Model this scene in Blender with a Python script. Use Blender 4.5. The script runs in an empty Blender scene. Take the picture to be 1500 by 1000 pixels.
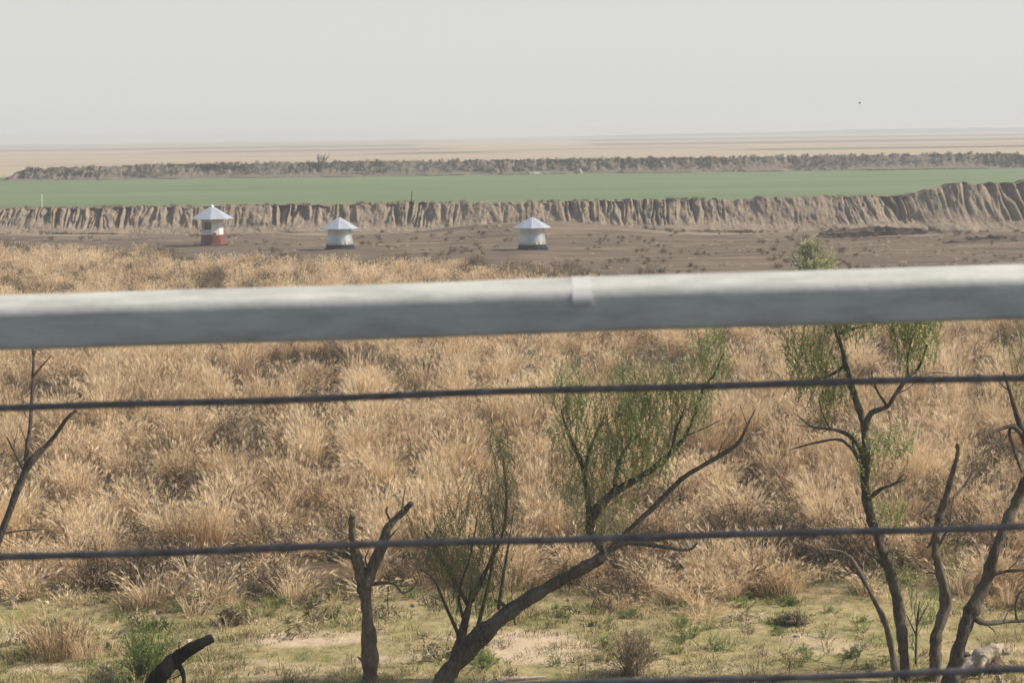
import bpy, math, random
import numpy as np
from mathutils import Vector, Matrix
random.seed(7)
rng = np.random.default_rng(11)
sc = bpy.context.scene
col = sc.collection
R = math.radians

# ------------------------------------------------------------------ camera frame
H = 7.0                      # eye height above the low ground
PITCH = math.atan(303/2800)  # looking slightly down
ROLL = math.atan(0.0140)
FPX = 2800.0                 # focal length in pixels of the 1500 px wide photograph
_r = Vector((1, 0, 0)); _f = Vector((0, math.cos(PITCH), -math.sin(PITCH))); _u = Vector((0, math.sin(PITCH), math.cos(PITCH)))
CR = _r*math.cos(ROLL) - _u*math.sin(ROLL)
CU = _r*math.sin(ROLL) + _u*math.cos(ROLL)
EYE = Vector((0, 0, H))
def ray(px, py):
    return (_f + CR*((px-750)/FPX) + CU*((500-py)/FPX))
def at(px, py, Y):
    d = ray(px, py); return EYE + d*(Y/d.y)
def ground(px, py, z=0.0):
    d = ray(px, py); return EYE + d*((z-H)/d.z)

cam = bpy.data.cameras.new('camera'); co = bpy.data.objects.new('camera', cam); col.objects.link(co)
cam.sensor_width = 36.0; cam.lens = 36.0*FPX/1500.0
cam.clip_start = 0.05; cam.clip_end = 20000
m = Matrix((( CR.x, CU.x, -_f.x, EYE.x), (CR.y, CU.y, -_f.y, EYE.y), (CR.z, CU.z, -_f.z, EYE.z), (0, 0, 0, 1)))
co.matrix_world = m
cam.dof.use_dof = True; cam.dof.focus_distance = 45.0; cam.dof.aperture_fstop = 12.0
sc.camera = co
sc.render.resolution_x = 1024; sc.render.resolution_y = 682

# ------------------------------------------------------------------ helpers
def tag(o, label=None, cat=None, group=None, kind=None):
    if label: o['label'] = label
    if cat: o['category'] = cat
    if group: o['group'] = group
    if kind: o['kind'] = kind
    return o
def empty(name, loc, label, cat, group=None):
    o = bpy.data.objects.new(name, None); col.objects.link(o); o.location = loc; o.empty_display_size = .2
    return tag(o, label, cat, group)
def mesh_obj(name, verts, faces, mat, parent=None, smooth=False, tone=None, link=True, attrs=None):
    """verts are world coordinates (or local ones when the parent sits at the origin)"""
    me = bpy.data.meshes.new(name)
    v = np.asarray(verts, dtype=np.float64)
    if parent is not None:
        v = v - np.array(parent.location)
    if isinstance(faces, np.ndarray):
        nf, k = faces.shape
        me.vertices.add(len(v)); me.vertices.foreach_set('co', v.ravel())
        me.loops.add(nf*k); me.loops.foreach_set('vertex_index', faces.ravel().astype(np.int32))
        me.polygons.add(nf); me.polygons.foreach_set('loop_start', np.arange(0, nf*k, k, dtype=np.int32))
        me.update(calc_edges=True)
    else:
        me.from_pydata(v.tolist(), [], faces)
    if smooth: me.polygons.foreach_set('use_smooth', np.ones(len(me.polygons), dtype=bool))
    if tone is not None:
        a = me.attributes.new('tone', 'FLOAT', 'POINT'); a.data.foreach_set('value', np.asarray(tone, dtype=np.float32))
    for k_, val in (attrs or {}).items():
        a = me.attributes.new(k_, 'FLOAT', 'POINT'); a.data.foreach_set('value', np.asarray(val, dtype=np.float32))
    me.materials.append(mat)
    o = bpy.data.objects.new(name, me)
    if link: col.objects.link(o)
    if parent is not None: o.parent = parent
    return o

# value noise, vectorised
def _hash(ix, iy, s):
    n = (ix.astype(np.int64)*374761393 + iy.astype(np.int64)*668265263 + s*1442695041) & 0xffffffff
    n = ((n ^ (n >> 13))*1274126177) & 0xffffffff
    n = ((n ^ (n >> 16))*2246822519) & 0xffffffff
    return ((n ^ (n >> 15)) & 0xffffff)/float(0xffffff)
def vn(x, y, s=0):
    x = np.asarray(x, dtype=float); y = np.asarray(y, dtype=float)
    x, y = np.broadcast_arrays(x, y)
    ix = np.floor(x); iy = np.floor(y); fx = x-ix; fy = y-iy
    fx = fx*fx*(3-2*fx); fy = fy*fy*(3-2*fy)
    a = _hash(ix, iy, s); b = _hash(ix+1, iy, s); c = _hash(ix, iy+1, s); d = _hash(ix+1, iy+1, s)
    return (a*(1-fx)+b*fx)*(1-fy) + (c*(1-fx)+d*fx)*fy
def fbm(x, y, s=0, o=4):
    t = 0; a = .5; n = 0
    for i in range(o):
        t = t + a*vn(x*2**i+i*7.3, y*2**i+i*3.1, s+i); n += a; a *= .5
    return t/n
def sstep(a, b, x):
    t = np.clip((np.asarray(x, dtype=float)-a)/(b-a), 0, 1); return t*t*(3-2*t)

def grid(xs, ys):
    X, Y = np.meshgrid(xs, ys)           # rows = ys
    nx, ny = len(xs), len(ys)
    i = np.arange(nx*ny).reshape(ny, nx)
    F = np.stack([i[:-1, :-1], i[:-1, 1:], i[1:, 1:], i[1:, :-1]], -1).reshape(-1, 4)
    return X, Y, F

# ------------------------------------------------------------------ materials
class NT:
    def __init__(s, name):
        s.m = bpy.data.materials.new(name); s.m.use_nodes = True; s.t = s.m.node_tree; s.t.nodes.clear()
        s.out = s.n('ShaderNodeOutputMaterial'); s.bs = s.n('ShaderNodeBsdfPrincipled')
        s.l(s.bs.outputs[0], s.out.inputs['Surface'])
    def n(s, t, **kw):
        x = s.t.nodes.new(t)
        for k, v in kw.items(): setattr(x, k, v)
        return x
    def l(s, a, b): s.t.links.new(a, b)
    def pos(s, scale=(1, 1, 1), obj=False):
        if obj: src = s.n('ShaderNodeTexCoord').outputs['Object']
        else: src = s.n('ShaderNodeNewGeometry').outputs['Position']
        mp = s.n('ShaderNodeMapping'); mp.inputs['Scale'].default_value = scale; s.l(src, mp.inputs['Vector']); return mp.outputs[0]
    def noise(s, vec, scale=1, detail=4, rough=.6, dist=0):
        x = s.n('ShaderNodeTexNoise'); x.inputs['Scale'].default_value = scale; x.inputs['Detail'].default_value = detail
        x.inputs['Roughness'].default_value = rough; x.inputs['Distortion'].default_value = dist; s.l(vec, x.inputs['Vector']); return x.outputs[0]
    def ramp(s, fac, stops):
        x = s.n('ShaderNodeValToRGB'); e = x.color_ramp.elements
        while len(e) < len(stops): e.new(.5)
        for el, (p, c) in zip(e, stops): el.position = p; el.color = (*c, 1) if len(c) == 3 else c
        s.l(fac, x.inputs[0]); return x.outputs[0]
    def mix(s, fac, a, b, mode='MIX'):
        x = s.n('ShaderNodeMix', data_type='RGBA', blend_type=mode)
        for sock, v in ((x.inputs[0], fac), (x.inputs[6], a), (x.inputs[7], b)):
            if isinstance(v, bpy.types.NodeSocket): s.l(v, sock)
            elif isinstance(v, (int, float)): sock.default_value = v
            else: sock.default_value = (*v, 1)
        return x.outputs[2]
    def attr(s, name, kind='GEOMETRY'):
        x = s.n('ShaderNodeAttribute'); x.attribute_name = name; x.attribute_type = kind; return x.outputs['Fac']
    def math(s, op, a, b=0.0):
        x = s.n('ShaderNodeMath', operation=op)
        for i, v in enumerate((a, b)):
            if isinstance(v, bpy.types.NodeSocket): s.l(v, x.inputs[i])
            else: x.inputs[i].default_value = v
        return x.outputs[0]
    def bump(s, h, dist=.05, strength=1):
        b = s.n('ShaderNodeBump'); b.inputs['Distance'].default_value = dist; b.inputs['Strength'].default_value = strength
        s.l(h, b.inputs['Height']); s.l(b.outputs[0], s.bs.inputs['Normal'])
    def fin(s, color, rough=.9, spec=.2, metal=0):
        if isinstance(color, bpy.types.NodeSocket): s.l(color, s.bs.inputs['Base Color'])
        else: s.bs.inputs['Base Color'].default_value = (*color, 1)
        if isinstance(rough, bpy.types.NodeSocket): s.l(rough, s.bs.inputs['Roughness'])
        else: s.bs.inputs['Roughness'].default_value = rough
        s.bs.inputs['Specular IOR Level'].default_value = spec; s.bs.inputs['Metallic'].default_value = metal
        return s.m
    def translucent(s, color, fac):
        tr = s.n('ShaderNodeBsdfTranslucent'); mx = s.n('ShaderNodeMixShader'); mx.inputs[0].default_value = fac
        s.l(color, tr.inputs[0]); s.l(s.bs.outputs[0], mx.inputs[1]); s.l(tr.outputs[0], mx.inputs[2]); s.l(mx.outputs[0], s.out.inputs['Surface'])

def mat_plain(name, base, var=.25, scale=8, rough=.8, spec=.2, metal=0, bump=0, sc3=(1, 1, 1)):
    t = NT(name); n = t.noise(t.pos(sc3, obj=True), scale, 5)
    lo = tuple(c*(1-var) for c in base); hi = tuple(min(1, c*(1+var)) for c in base)
    c = t.ramp(n, [(.3, lo), (.7, hi)])
    if bump: t.bump(n, bump)
    return t.fin(c, rough, spec, metal)

def mat_grass(name, stops, spread, tr=.25, patch=None):
    """blades: tone per blade + tone per tuft + patches of differently coloured growth"""
    t = NT(name)
    a = t.attr('tone')
    oi = t.n('ShaderNodeObjectInfo').outputs['Random']
    big = t.noise(t.pos((.35, .2, .35)), 1.0, 3)
    f = t.math('ADD', a, t.math('MULTIPLY', t.math('SUBTRACT', oi, .5), spread))
    f = t.math('ADD', f, t.math('MULTIPLY', t.math('SUBTRACT', big, .5), spread*2.0))
    c = t.ramp(f, stops)
    t.fin(c, .7, .15); t.translucent(c, tr); return t.m

# terrain soil of the low ground, worked out per zone
def mat_ground():
    t = NT('ground_soil')
    p = t.pos()
    n1 = t.noise(p, .9, 6, .65); n2 = t.noise(p, 5, 7, .75); n3 = t.noise(t.pos((.12, .9, 1)), 1.0, 5, .6)
    litter = t.ramp(n2, [(.25, (.06, .043, .028)), (.5, (.12, .085, .055)), (.75, (.22, .165, .105))])
    lawn = t.ramp(n2, [(.25, (.16, .125, .06)), (.5, (.34, .275, .145)), (.75, (.46, .375, .225))])
    green = t.ramp(n2, [(.3, (.10, .105, .034)), (.7, (.28, .265, .105))])
    lawn = t.mix(t.ramp(n1, [(.45, (0, 0, 0)), (.64, (.95, .95, .95))]), lawn, green)
    sand = t.ramp(n2, [(.2, (.38, .29, .19)), (.8, (.62, .50, .36))])
    lawn = t.mix(t.attr('sand'), lawn, sand)
    soil = t.ramp(n3, [(.3, (.055, .042, .031)), (.5, (.125, .096, .070)), (.68, (.215, .168, .122))])
    soil = t.mix(t.ramp(n1, [(.4, (0, 0, 0)), (.7, (.55, .55, .55))]), soil, (.110, .082, .061))
    soil = t.mix(t.attr('track'), soil, (.40, .33, .25))
    c = t.mix(t.attr('lawn'), litter, lawn)
    c = t.mix(t.attr('soil'), c, soil)
    t.bump(n2, .05)
    return t.fin(c, .95, .1)

def mat_bank(name, stops, tint):
    t = NT(name)
    n = t.noise(t.pos((1.5, 1.0, .2)), 1.9, 6, .7, .3); n2 = t.noise(t.pos(), .25, 4); n3 = t.noise(t.pos(), 5, 5, .7)
    c = t.ramp(n, stops)
    c = t.mix(t.ramp(n2, [(.4, (0, 0, 0)), (.65, (.7, .7, .7))]), c, tint)
    c = t.mix(.35, c, t.ramp(n3, [(.3, (.08, .06, .045)), (.7, (.36, .29, .21))]))
    c = t.mix(t.attr('crest'), c, t.ramp(n3, [(.3, (.11, .085, .058)), (.7, (.22, .172, .118))]))
    t.bump(n3, .08)
    return t.fin(c, .95, .1)

# ------------------------------------------------------------------ the low ground
LAWN_EDGE = 28.6
def lawn_edge(x):          # where the tall straw begins
    return LAWN_EDGE + 2.4*(fbm(np.asarray(x)*.45, 3.3, 5)-.5) - .3*np.sin(np.asarray(x)*.9)
_fx = np.array([0, 150, 300, 450, 560, 650, 720, 800, 880, 960, 1100, 1300, 1500])
_fy = np.array([358, 362, 370, 374, 378, 386, 388, 392, 402, 415, 432, 446, 452])
_fp = [ground(a, b+11) for a, b in zip(_fx, _fy)]
_fs = np.array([p.x/p.y for p in _fp]); _fY = np.array([p.y for p in _fp])
def straw_end(x, y):       # far edge of the straw, as a distance, along the sight line x/y
    return np.interp(np.asarray(x)/np.maximum(np.asarray(y), 1), _fs, _fY)
def bank_foot(x): return 138.0 - .20*np.clip(x, -70, 75)
def gz(x, y):
    x = np.asarray(x, dtype=float); y = np.asarray(y, dtype=float)
    z = .16*(fbm(x*.13, y*.13, 1, 3)-.5) + .07*(fbm(x*.8, y*.8, 2, 3)-.5)
    # low spoil heap behind the third hut, ridges of worked soil
    z = z + .95*np.exp(-((x-1.2)/6.5)**2 - ((y-134.5)/3.2)**2)
    z = z + .30*sstep(104, 116, y)*(fbm(x*.22, y*.5, 9, 3)-.5)
    # gentle rise at the right in front of the big mound
    z = z + .55*np.exp(-((x-33)/8)**2 - ((y-119)/5)**2)
    return z
ys = np.concatenate([np.arange(-12, 18, 2.0), np.arange(18, 34, .14), np.arange(34, 100, .5), np.arange(100, 156, .3)])
xs = np.concatenate([np.arange(-240, -60, 8.0), np.arange(-60, -13, .6), np.arange(-13, 13, .14), np.arange(13, 60, .6), np.arange(60, 241, 8.0)])
X, Y, F = grid(xs, ys)
Z = gz(X, Y)
Z = Z - 6.0*0
sand = np.zeros_like(X)
def sandpatch(px, py, rx, ry, a=1.0):
    global sand
    p = ground(px, py); q = ground(px+rx, py); s = ground(px, py-ry)
    rX = abs(q.x-p.x); rY = abs(s.y-p.y)
    d = ((X-p.x)/rX)**2 + ((Y-p.y)/rY)**2
    w = np.clip(1.25-d + 1.8*(fbm(X*1.6, Y*.9, 21)-.5), 0, 1)
    sand = np.maximum(sand, a*sstep(.1, .7, w))
for a in ((440, 936, 110, 11, .9), (800, 945, 85, 26, 1.0), (740, 935, 90, 10, .85), (250, 950, 70, 9, .6), (900, 968, 60, 10, .6), (330, 975, 70, 9, .6), (420, 985, 110, 9, .5), (560, 968, 60, 6, .6),
          (70, 978, 55, 8, .75), (130, 960, 30, 5, .5), (1230, 945, 45, 10, .6), (1180, 930, 50, 7, .5), (1470, 948, 50, 9, .8), (740, 998, 60, 7, .6), (1060, 975, 60, 8, .35), (1120, 1010, 120, 12, .5), (620, 1010, 150, 12, .45)):
    sandpatch(*a)
lawn = 1 - sstep(-.8, .8, Y - lawn_edge(X))
soil = sstep(-5, 4, Y - straw_end(X, Y) + 5*(fbm(X*.3, Y*.15, 31)-.5))
# pale wheel tracks along the bank foot
tr = np.exp(-((Y-bank_foot(X)+3.0+1.2*(vn(X*.1, 0, 41)-.5))/.8)**2)*sstep(.30, .5, vn(X*.16, 1, 42)) + .8*np.exp(-((Y-124.5-1.5*(vn(X*.08, 5, 43)-.5))/.9)**2)*sstep(.35, .6, vn(X*.12, 7, 44)) \
   + .7*np.exp(-((Y-bank_foot(X)+.6)/.35)**2)
tr = np.clip(tr, 0, 1)*soil*.55*(1-.8*np.exp(-((X-3)/9)**2))
ground_o = mesh_obj('ground', np.stack([X, Y, Z], -1).reshape(-1, 3), F, mat_ground(), smooth=True,
                    attrs=dict(sand=sand.ravel(), lawn=lawn.ravel(), soil=soil.ravel(), track=tr.ravel()))
tag(ground_o, kind='structure')

# ------------------------------------------------------------------ earth bank, field, far bank, plain
FIELD_Z = 2.0
def crest_z(x): return 2.02 + .0065*np.clip(x, -70, 75)
def bank(name, xs, foot, crest, run, back, mat, amp, freq, seed, steps=52, base=0.0, jag=.11):
    v = np.concatenate([np.linspace(-.12, 1, steps), np.linspace(1.06, 1.5, 9), np.linspace(1.6, 2.2, 5)])
    Xg, V, Fg = grid(xs, v)
    cz = crest(Xg); rn = run(Xg)
    warp = 1.5*(fbm(Xg*.5, V*.25, seed, 3)-.5) + .35*(fbm(Xg*1.3, V*2.2, seed+30, 2)-.5) + .45*(vn(Xg*.16, 0, seed+31)-.5)*V*2
    r1 = vn((Xg+warp)*freq, V*.55, seed+3)
    r2 = vn((Xg+warp*1.4)*freq*2.3, V*1.1+4, seed+4)
    big = fbm(Xg*.16, 0*V, seed+6, 3)
    w1 = .05+.11*vn(Xg*.9, V*.3, seed+5)
    groove = np.exp(-((r1-.5)/w1)**2)*(.45+.8*vn(Xg*.37, 0*V, seed+7)) + .42*np.exp(-((r2-.5)/.12)**2) - .35*np.abs(2*r1-1)
    rough = .44*(fbm(Xg*2.2, V*5, seed+40, 4)-.5) + .14*(fbm(Xg*8, V*9, seed+44, 2)-.5)
    mask = np.clip((V-.12-.3*vn(Xg*.22, 5, seed+50))/(.10+.34*vn(Xg*.5, 3, seed+9)), 0, 1)*np.clip((1.22-V)/.2, 0, 1)
    f = np.clip(V, 0, 1)
    prof = np.where(f < .32, f*.62, .2+(f-.32)*1.18)         # talus foot then steeper wall
    prof = np.clip(prof, -.2, 1)
    h = (cz-base)*(1+ (.028*(vn(Xg*.55, 2, seed+8)-.5)*2+jag*(vn(Xg*2.3, 2, seed+18)-.5) - .06*sstep(.72, .9, vn(Xg*.45, 4, seed+53)))*f*f)
    z = base + h*prof + np.where(V < 0, V*1.0, 0)
    yy = foot(Xg) + rn*np.clip(V, -.15, 1) + groove*amp*mask*(.1+2.1*sstep(.3, .7, big)) + rough*np.clip(V*4+.3, 0, 1) - 1.1*sstep(.45, .8, vn(Xg*.33, 1, seed+51))*np.exp(-((V-.12)/.22)**2) + .5*(fbm(Xg*.7, V*1.5, seed+52, 3)-.5)*np.clip(V*2, 0, 1) + .9*(big-.5)*np.clip(V, 0, 1)
    # crest and back slope
    top = np.clip((V-1)/.5, 0, 1)
    z = np.where(V > 1, base + h - top*top*.12 + .09*(fbm(Xg*1.3, V*3, seed+12, 3)-.5), z)
    yy = np.where(V > 1, foot(Xg)+rn + (V-1)/.5*back(Xg)*.6 + .9*(big-.5), yy)
    bk = np.clip((V-1.5)/.7, 0, 1)
    z = np.where(V > 1.5, (base+h-.12)*(1-bk) + (min(FIELD_Z, 9)-.15)*bk if base < 1 else (base+h-.12)*(1-bk)+(base-.5)*bk, z)
    yy = np.where(V > 1.5, foot(Xg)+rn + .6*back(Xg) + bk*back(Xg)*.8, yy)
    z = z + .11*(fbm(Xg*2.4, V*7, seed+15, 3)-.5)*np.clip(V*3, 0, 1)
    o = mesh_obj(name, np.stack([Xg, yy, z], -1).reshape(-1, 3), Fg, mat, smooth=False, attrs=dict(crest=(sstep(.96, 1.12, V+.18*(fbm(Xg*.7, V, seed+20)-.5)).ravel())))
    return tag(o, kind='structure')
M_bank = mat_bank('eroded_clay', [(.25, (.075, .058, .043)), (.45, (.20, .158, .116)), (.60, (.31, .25, .185)), (.78, (.54, .45, .345))], (.19, .148, .108))
def mound(x): return sstep(25.0, 29.0, x)
bank('earth_bank', np.arange(-72, 72, .065), bank_foot, lambda x: crest_z(x) + .12*sstep(5, 14, x),
     lambda x: 3.1 + .4*sstep(4, 12, x), lambda x: 2.2+0*x, M_bank, .50, 3.0, 100, base=0.0)

# higher spoil mound lying against the bank at the right
bank('dirt_mound', np.arange(25.2, 72, .07), lambda x: bank_foot(x) - .9*sstep(25, 30, x) + 2.6*(1-sstep(25, 29.5, x)), lambda x: .2 + 2.25*sstep(25.2, 28, x)**.8 + .95*sstep(27.5, 32.5, x) + .35*(vn(x*.35, 0, 301)-.5),
     lambda x: 4.6+0*x, lambda x: 4.5+0*x, M_bank, .55, 2.6, 320, base=0.0, jag=.07)
def mat_field():
    t = NT('young_crop')
    n = t.noise(t.pos((.02, .16, 1)), 1.0, 6, .68); n2 = t.noise(t.pos((.4, .9, 1)), 1.0, 5, .7)
    c = t.ramp(n, [(.3, (.085, .132, .066)), (.5, (.112, .158, .078)), (.7, (.155, .185, .10))])
    c = t.mix(t.ramp(n2, [(.52, (0, 0, 0)), (.8, (.45, .45, .45))]), c, (.24, .25, .13))
    e = t.attr('margin'); c = t.mix(e, c, t.ramp(n2, [(.3, (.115, .098, .062)), (.7, (.20, .168, .105))]))
    return t.fin(c, .9, .1)
fys = np.concatenate([np.arange(0, 8, .5), np.arange(8, 120, 2.0)]); fxs = np.arange(-220, 221, 4.0)
X, Y, F = grid(fxs, fys)
marg = 1 - sstep(.5, 9.0, Y + 3*(vn(X*.1, Y*.3, 61)-.5))
Yw = bank_foot(X)+3.6 + 5.0*sstep(25, 28, X) + Y
Zf = FIELD_Z - .02 + .07*(fbm(X*.05, Y*.1, 60, 3)-.5) + (crest_z(X)-FIELD_Z-.1)*np.exp(-(Y/14)**2)
tag(mesh_obj('field', np.stack([X, Yw, Zf], -1).reshape(-1, 3), F, mat_field(), smooth=True, attrs=dict(margin=marg.ravel())), kind='structure')

M_far = mat_bank('far_clay', [(.28, (.035, .031, .027)), (.45, (.10, .088, .074)), (.60, (.18, .156, .128)), (.78, (.40, .34, .275))], (.075, .068, .058))
def far_foot(x): return 241.0 - .06*x
bank('far_bank', np.arange(-66.5, 130, .16), far_foot, lambda x: FIELD_Z + 1.72*sstep(-66.3, -61.5, x)*(.86+.14*sstep(-60, -45, x)) + .05 + .10*(vn(x*.3, 0, 77)-.5),
     lambda x: 2.6+0*x, lambda x: 2.6+0*x, M_far, 1.1, 1.1, 200, steps=26, base=FIELD_Z-.05)

def mat_plain_land():
    t = NT('dry_plain')
    n = t.noise(t.pos((.004, .02, 1)), 1.0, 6, .6); n2 = t.noise(t.pos((.05, .12, 1)), 1.0, 5, .7)
    c = t.ramp(n, [(.32, (.22, .18, .14)), (.5, (.36, .29, .21)), (.68, (.25, .205, .16))])
    c = t.mix(t.ramp(n2, [(.5, (0, 0, 0)), (.8, (.4, .4, .4))]), c, (.36, .27, .17))
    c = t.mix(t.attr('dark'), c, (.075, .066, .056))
    return t.fin(c, .95, .1)
pys = np.concatenate([np.arange(248, 420, 6.0), np.arange(420, 1000, 12.0), np.geomspace(1000, 9000, 60)])
pxs = np.concatenate([-np.geomspace(6000, 260, 24), np.arange(-250, 251, 8.0), np.geomspace(260, 6000, 24)])
X, Y, F = grid(pxs, pys)
Zp = 1.9 + 1.25*sstep(262, 330, Y) + .25*(fbm(X*.012, Y*.01, 81, 3)-.5)
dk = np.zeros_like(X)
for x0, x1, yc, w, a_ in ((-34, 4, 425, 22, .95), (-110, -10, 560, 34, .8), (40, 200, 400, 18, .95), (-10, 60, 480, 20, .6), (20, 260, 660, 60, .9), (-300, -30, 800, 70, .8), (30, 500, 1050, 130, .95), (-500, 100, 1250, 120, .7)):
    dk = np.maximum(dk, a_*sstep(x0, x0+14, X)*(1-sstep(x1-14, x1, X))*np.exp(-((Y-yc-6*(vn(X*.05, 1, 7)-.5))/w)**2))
tag(mesh_obj('plain', np.stack([X, Y, Zp], -1).reshape(-1, 3), F, mat_plain_land(), smooth=True, attrs=dict(dark=dk.ravel())), kind='structure')
# far ridge, nearly lost in the haze
hx = np.linspace(-700, 1500, 240); hv = np.array([0, .5, 1.0, 1.6, 2.2])
X, V, F = grid(hx, hv)
hh = (1.5 + 4.5*sstep(-50, 500, X))*(.6+.8*fbm(X*.006, 0, 91, 4))
prof = np.interp(V, [0, .5, 1, 1.6, 2.2], [0, .7, 1, .7, 0])
tag(mesh_obj('hills', np.stack([X, 1650+V*60 + 0*X, 2.0+hh*prof], -1).reshape(-1, 3), F, mat_plain('ridge_soil', (.05, .052, .055), .2, .02), smooth=True), kind='structure')

# ------------------------------------------------------------------ tufts of grass (sources of the stuff objects)
def tuft(n, h, rad, lean, w, plume, curve=.35, seed=0, toner=(.2, .75), hair=False):
    rg = np.random.default_rng(seed); V = []; F_ = []; T = []
    for i in range(n):
        az = rg.uniform(0, 2*math.pi); rr = rad*math.sqrt(rg.uniform())
        b = np.array([rr*math.cos(az), rr*math.sin(az), 0.0]); az2 = az + rg.normal(0, .7)
        L = h*rg.uniform(.5, 1.0); le = abs(rg.normal(0, lean)) + .05
        d = np.array([math.cos(az2), math.sin(az2), 0.0]); cv = curve*rg.uniform(.3, 1.4)
        side = np.array([-d[1], d[0], 0])*(1 if rg.uniform() < .5 else -1); fa = rg.uniform(0, math.pi); side = side*math.cos(fa)+d*math.sin(fa)
        tone = rg.uniform(*toner); pts = []
        segs = 3
        for k in range(segs+1):
            s = k/segs; hor = L*(le*s + cv*s*s*s); up = L*(s*math.cos(min(le, 1.0)) - .45*cv*s*s*s)
            pts.append(b + d*hor + np.array([0, 0, up]))
        wid = [w, w*.85, w*.6, w*.22]
        base = len(V)
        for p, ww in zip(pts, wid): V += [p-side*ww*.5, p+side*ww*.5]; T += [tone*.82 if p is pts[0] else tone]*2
        for k in range(segs): F_.append((base+2*k, base+2*k+1, base+2*k+3, base+2*k+2))
        if plume and rg.uniform() < plume:
            dirn = pts[3]-pts[2]; dirn = dirn/np.linalg.norm(dirn); pl = h*rg.uniform(.08, .15)
            for q in range(6):                       # feathery seed head: four thin slips fanned round the tip
                a = rg.uniform(0, 2*math.pi); off = np.array([math.cos(a), math.sin(a), rg.uniform(-.2, .2)])*pl*.16
                o0 = pts[3]-dirn*pl*.25*rg.uniform(0, 1); base = len(V); sd = np.cross(dirn, off); sd = sd/(np.linalg.norm(sd)+1e-6)*w*.34
                V += [o0-sd*.3, o0+sd*.3, o0+dirn*pl*.5+off+sd, o0+dirn*pl*.5+off-sd, o0+dirn*pl+off*1.6+sd*.2, o0+dirn*pl+off*1.6-sd*.2]
                T += [min(1, tone+.10)]*6
                F_.append((base, base+1, base+2, base+3)); F_.append((base+3, base+2, base+4, base+5))
    return np.array(V), np.array(F_), np.array(T)

def scatter(name, pts, rots, scl, idx, variants, mat, label=None):
    """one object: points that carry instances of a few tuft meshes"""
    cl = bpy.data.collections.new(name+'_kinds')
    for k, (V, F_, T) in enumerate(variants):
        o = mesh_obj(name+'_kind', V, F_, mat, tone=T, link=False)
        o.name = '%s_kind_%02d' % (name, k); cl.objects.link(o)
    me = bpy.data.meshes.new(name); me.vertices.add(len(pts)); me.vertices.foreach_set('co', np.asarray(pts, dtype=np.float32).ravel())
    a = me.attributes.new('rot', 'FLOAT_VECTOR', 'POINT'); a.data.foreach_set('vector', np.asarray(rots, dtype=np.float32).ravel())
    a = me.attributes.new('scl', 'FLOAT_VECTOR', 'POINT'); a.data.foreach_set('vector', np.asarray(scl, dtype=np.float32).ravel())
    a = me.attributes.new('idx', 'INT', 'POINT'); a.data.foreach_set('value', np.asarray(idx, dtype=np.int32))
    o = bpy.data.objects.new(name, me); col.objects.link(o); me.materials.append(mat)
    g = bpy.data.node_groups.new(name+'_spread', 'GeometryNodeTree')
    g.interface.new_socket('Geometry', in_out='INPUT', socket_type='NodeSocketGeometry'); g.interface.new_socket('Geometry', in_out='OUTPUT', socket_type='NodeSocketGeometry')
    N = g.nodes.new; L = g.links.new
    gi = N('NodeGroupInput'); go = N('NodeGroupOutput'); ip = N('GeometryNodeInstanceOnPoints'); ci = N('GeometryNodeCollectionInfo')
    ci.inputs['Collection'].default_value = cl; ci.inputs['Separate Children'].default_value = True; ci.inputs['Reset Children'].default_value = True
    def na(n, t):
        x = N('GeometryNodeInputNamedAttribute'); x.data_type = t; x.inputs['Name'].default_value = n; return x.outputs['Attribute']
    e2r = N('FunctionNodeEulerToRotation'); L(na('rot', 'FLOAT_VECTOR'), e2r.inputs[0])
    L(gi.outputs[0], ip.inputs['Points']); L(ci.outputs[0], ip.inputs['Instance']); ip.inputs['Pick Instance'].default_value = True
    L(na('idx', 'INT'), ip.inputs['Instance Index']); L(e2r.outputs[0], ip.inputs['Rotation']); L(na('scl', 'FLOAT_VECTOR'), ip.inputs['Scale'])
    L(ip.outputs[0], go.inputs[0])
    md = o.modifiers.new('spread', 'NODES'); md.node_group = g
    return tag(o, label, None, None, 'stuff')

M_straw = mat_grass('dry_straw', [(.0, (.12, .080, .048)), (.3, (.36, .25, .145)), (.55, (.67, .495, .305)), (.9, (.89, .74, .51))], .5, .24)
M_weed = mat_grass('dead_weed', [(.1, (.065, .048, .034)), (.5, (.15, .112, .075)), (.9, (.30, .225, .145))], .4, .05)
M_short = mat_grass('short_turf', [(.1, (.08, .085, .026)), (.45, (.27, .235, .10)), (.8, (.52, .43, .24))], 1.0, .25)
M_forb = mat_grass('green_forb', [(.1, (.075, .105, .032)), (.5, (.18, .235, .075)), (.9, (.32, .37, .15))], .4, .35)

def field_points(y0, y1, dens, seed, margin=5.0, half=.30):
    rg = np.random.default_rng(seed); P = []
    y = y0
    while y < y1:
        dy = 2.0; w = half*y+margin; n = rg.poisson(dens(y)*dy*2*w)
        P.append(np.stack([rg.uniform(-w, w, n), rg.uniform(y, y+dy, n)], -1)); y += dy
    return np.concatenate(P)

def near_hut(x, y):        # trodden bare in front of the huts
    k_ = np.zeros(len(x), dtype=bool)
    for hx_, b_ in ((312, 361), (498, 366), (780, 366)):
        q = ground(hx_, b_+1); k_ |= (np.abs(x/y-q.x/q.y)*q.y < 2.6) & (y > ground(hx_, b_+26).y) & (y < q.y+3)
    return k_
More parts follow.
